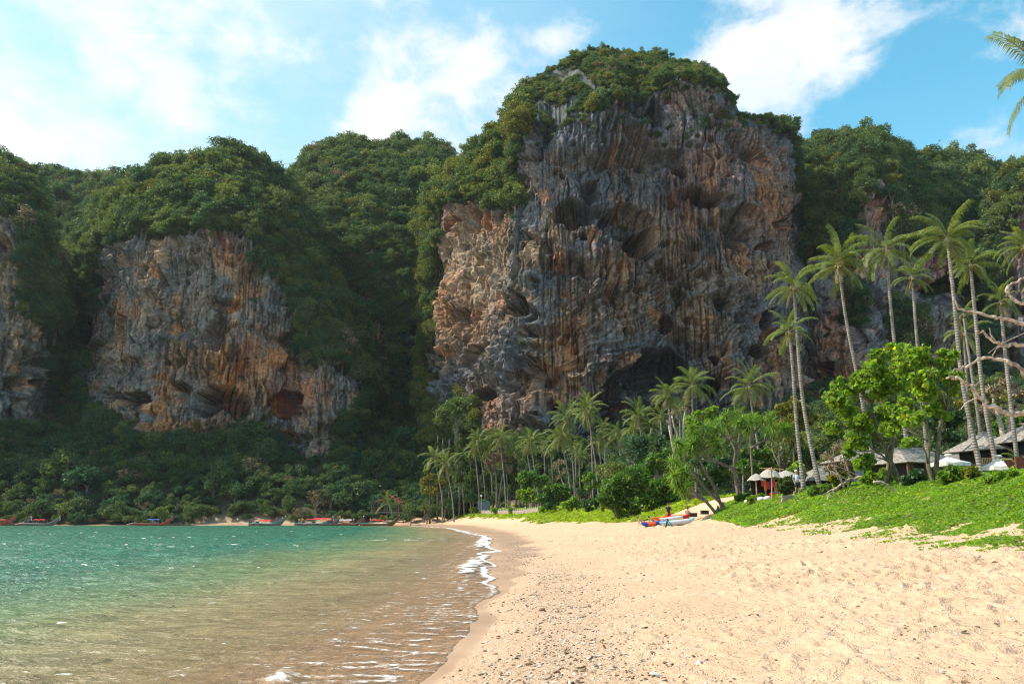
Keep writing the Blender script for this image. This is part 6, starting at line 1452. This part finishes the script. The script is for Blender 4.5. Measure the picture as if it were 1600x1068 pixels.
for r in range(3):
    for i in range(8): MB().box(-.56 + i * .16 + .06 * (r % 2), rnd.uniform(-.01, .01), .07 + r * .115, .15, .25, .105).build('stone', stonem, o)
MB().box(0, .02, -.7, 1.3, .2, 1.4).build('footing', stonem, o)
B = hit_ground(1242, 777); o = MB().tube([(0, 0, -1), (0, 0, .05), (0, 0, .3)], [.1, .12, .07], 10).build('stone_post', stonem, None); o.location = B; MB().ball((0, 0, .34), .09, 8, 5).build('finial', stonem, o, True); prop(o, 'pale rounded stone post on the low wall left of the standing person', 'post')
# red roofed hut on the far shore
B = on_ground(604, 800, 214); B.z = P(604, 802, 214).z; o = thing('beach_hut', 'open hut with red pitched roof on posts at the end of the far beach', 'hut', B)
def gab(x0, x1, y0, y1, z0, z1):
    xm = (x0 + x1) / 2; V = [(x0, y0, z0), (xm, y0, z1), (x1, y0, z0), (x0, y1, z0), (xm, y1, z1), (x1, y1, z0)]; V += [(v[0], v[1], v[2] - .15) for v in V]
    return MB().add(V, [(0, 1, 4, 3), (1, 2, 5, 4), (6, 9, 10, 7), (7, 10, 11, 8), (0, 6, 7, 1), (1, 7, 8, 2), (3, 4, 10, 9), (4, 5, 11, 10), (0, 3, 9, 6), (2, 8, 11, 5)])
gab(-2.4, 4.0, -2, 2, 3.0, 5.0).build('roof', redr, o); gab(-4.3, -.6, -2, 2, 2.4, 4.1).build('side_roof', simple('dark_roof_sheet', (.12, .08, .09), .7, .2), o)
for x in (-3.8, -2.1, -.2, 1.7, 3.5):
    for y in (-1.7, 1.7): MB().box(x, y, 1.4, .16, .16, 2.9).build('post', greyw, o)
MB().box(-.2, 0, .35, 8.0, 3.6, .25).build('floor', greyw, o); MB().box(-.2, 1.6, 1.0, 7.6, .1, 1.1).build('back_wall', dwall, o)
for i in range(16): MB().box(-4 + i * .5, -1.78, .75, .08, .06, .55).build('baluster', greyw, o)
# mats left of the hut
for i, (px, c, lb) in enumerate(((562, 'red', 'red beach mat on the far sand, nearest the boats'), (570, 'red', 'red beach mat on the far sand in the middle'), (556, 'navy', 'dark blue beach mat on the far sand'))):
    q = on_ground(px, 803, 236); b = MB().box(0, 0, .25, 1.6, 1.0, .12); m_ = b.build('lounge_bed', clo[c]); m_.location = q
    for sx in (-.7, .7):
        for sy in (-.4, .4): MB().box(sx, sy, .1, .07, .07, .3).build('leg', greyw, m_)
    prop(m_, lb.replace('mat', 'lounge bed'), 'lounge bed', 'lounge beds on the far sand')
# lamp post, low wall with pickets, green roofed shed behind
B = on_ground(752, 796, 199); o = thing('lamp_post', 'white lamp post with round head standing between palm trunks', 'lamp post', B); top = P(752, 775, 199).z - B.z
MB().tube([(0, 0, 0), (0, 0, top)], .09, 8).build('pole', stonem, o); MB().ball((0, 0, top + .15), (.28, .28, .2), 10, 6).build('lamp_head', clo['white'], o, True)
P0, P1 = (hit_ground(752, 803) or on_ground(752, 798, 196)), (hit_ground(842, 800) or on_ground(842, 796, 170)); dv = (P1 - P0); n = 34; o = thing('stone_wall', 'low pinkish stone wall with pale pickets behind the grass strip', 'wall', P0); rz = math.atan2(dv.y, dv.x)

for i in range(n):
    q = dv * ((i + .5) / n); h = .85 + rnd.uniform(-.05, .05); MB().box(q.x, q.y, q.z * 0 + (Gp(P0.x + q.x, P0.y + q.y) - P0.z) + h / 2, dv.length / n * .97, .35, h, rz).build('stone', stonem, o)
    MB().box(q.x, q.y - .02, (Gp(P0.x + q.x, P0.y + q.y) - P0.z) + h + .16, .10, .08, .34, rz).build('picket', clo['white'], o)
B = P(756, 790, 208); o = thing('shed', 'shed with faded green roof behind the lamp post', 'shed', B)
gab(-1.9, 1.9, -1.5, 1.5, 1.0, 1.6).build('roof', simple('green_roof_sheet', (.04, .30, .22), .6, .2), o); MB().box(0, 0, .1, 3.2, 2.4, 2.0).build('wall', simple('blue_grey_wall', (.16, .18, .22), .8, .15), o)
# small dark things lying on the sand
for px, py, D, lb in ((802, 808, 105, 'dark lump of driftwood at the edge of the grass strip'), (694, 815, 190, 'small brown plank end on the far wet sand'), (852, 806, 100, 'short grey log lying on the grass strip')):
    q = hit_ground(px, py) or on_ground(px, py, D); a = random.Random(px).uniform(0, 3); o = MB().tube([(-.5, 0, .1), (0, .06, .14), (.5, 0, .12)], [.1, .14, .08], 7).build('driftwood', M['bark_dark'], None, True); o.location = q; o.rotation_euler = (0, 0, a); prop(o, lb, 'driftwood')


# ---------------------------------------------------------------- thin sea haze
def haze():
    x0, x1, y0, y1, z0, z1 = -900, 900, -120, 620, -6.5, 240
    b = MB().box((x0 + x1) / 2, (y0 + y1) / 2, (z0 + z1) / 2, x1 - x0, y1 - y0, z1 - z0)
    m, t = mat('sea_haze'); v = t.n('ShaderNodeVolumePrincipled', {'Color': (.82, .91, 1.0, 1), 'Density': .00006, 'Anisotropy': .2})
    nd = t.n('ShaderNodeOutputMaterial'); m.node_tree.links.new(v.outputs[0], nd.inputs['Volume'])
    o = b.build('haze', m); prop(o, 'thin pale sea haze over the bay', kind='stuff')
haze()
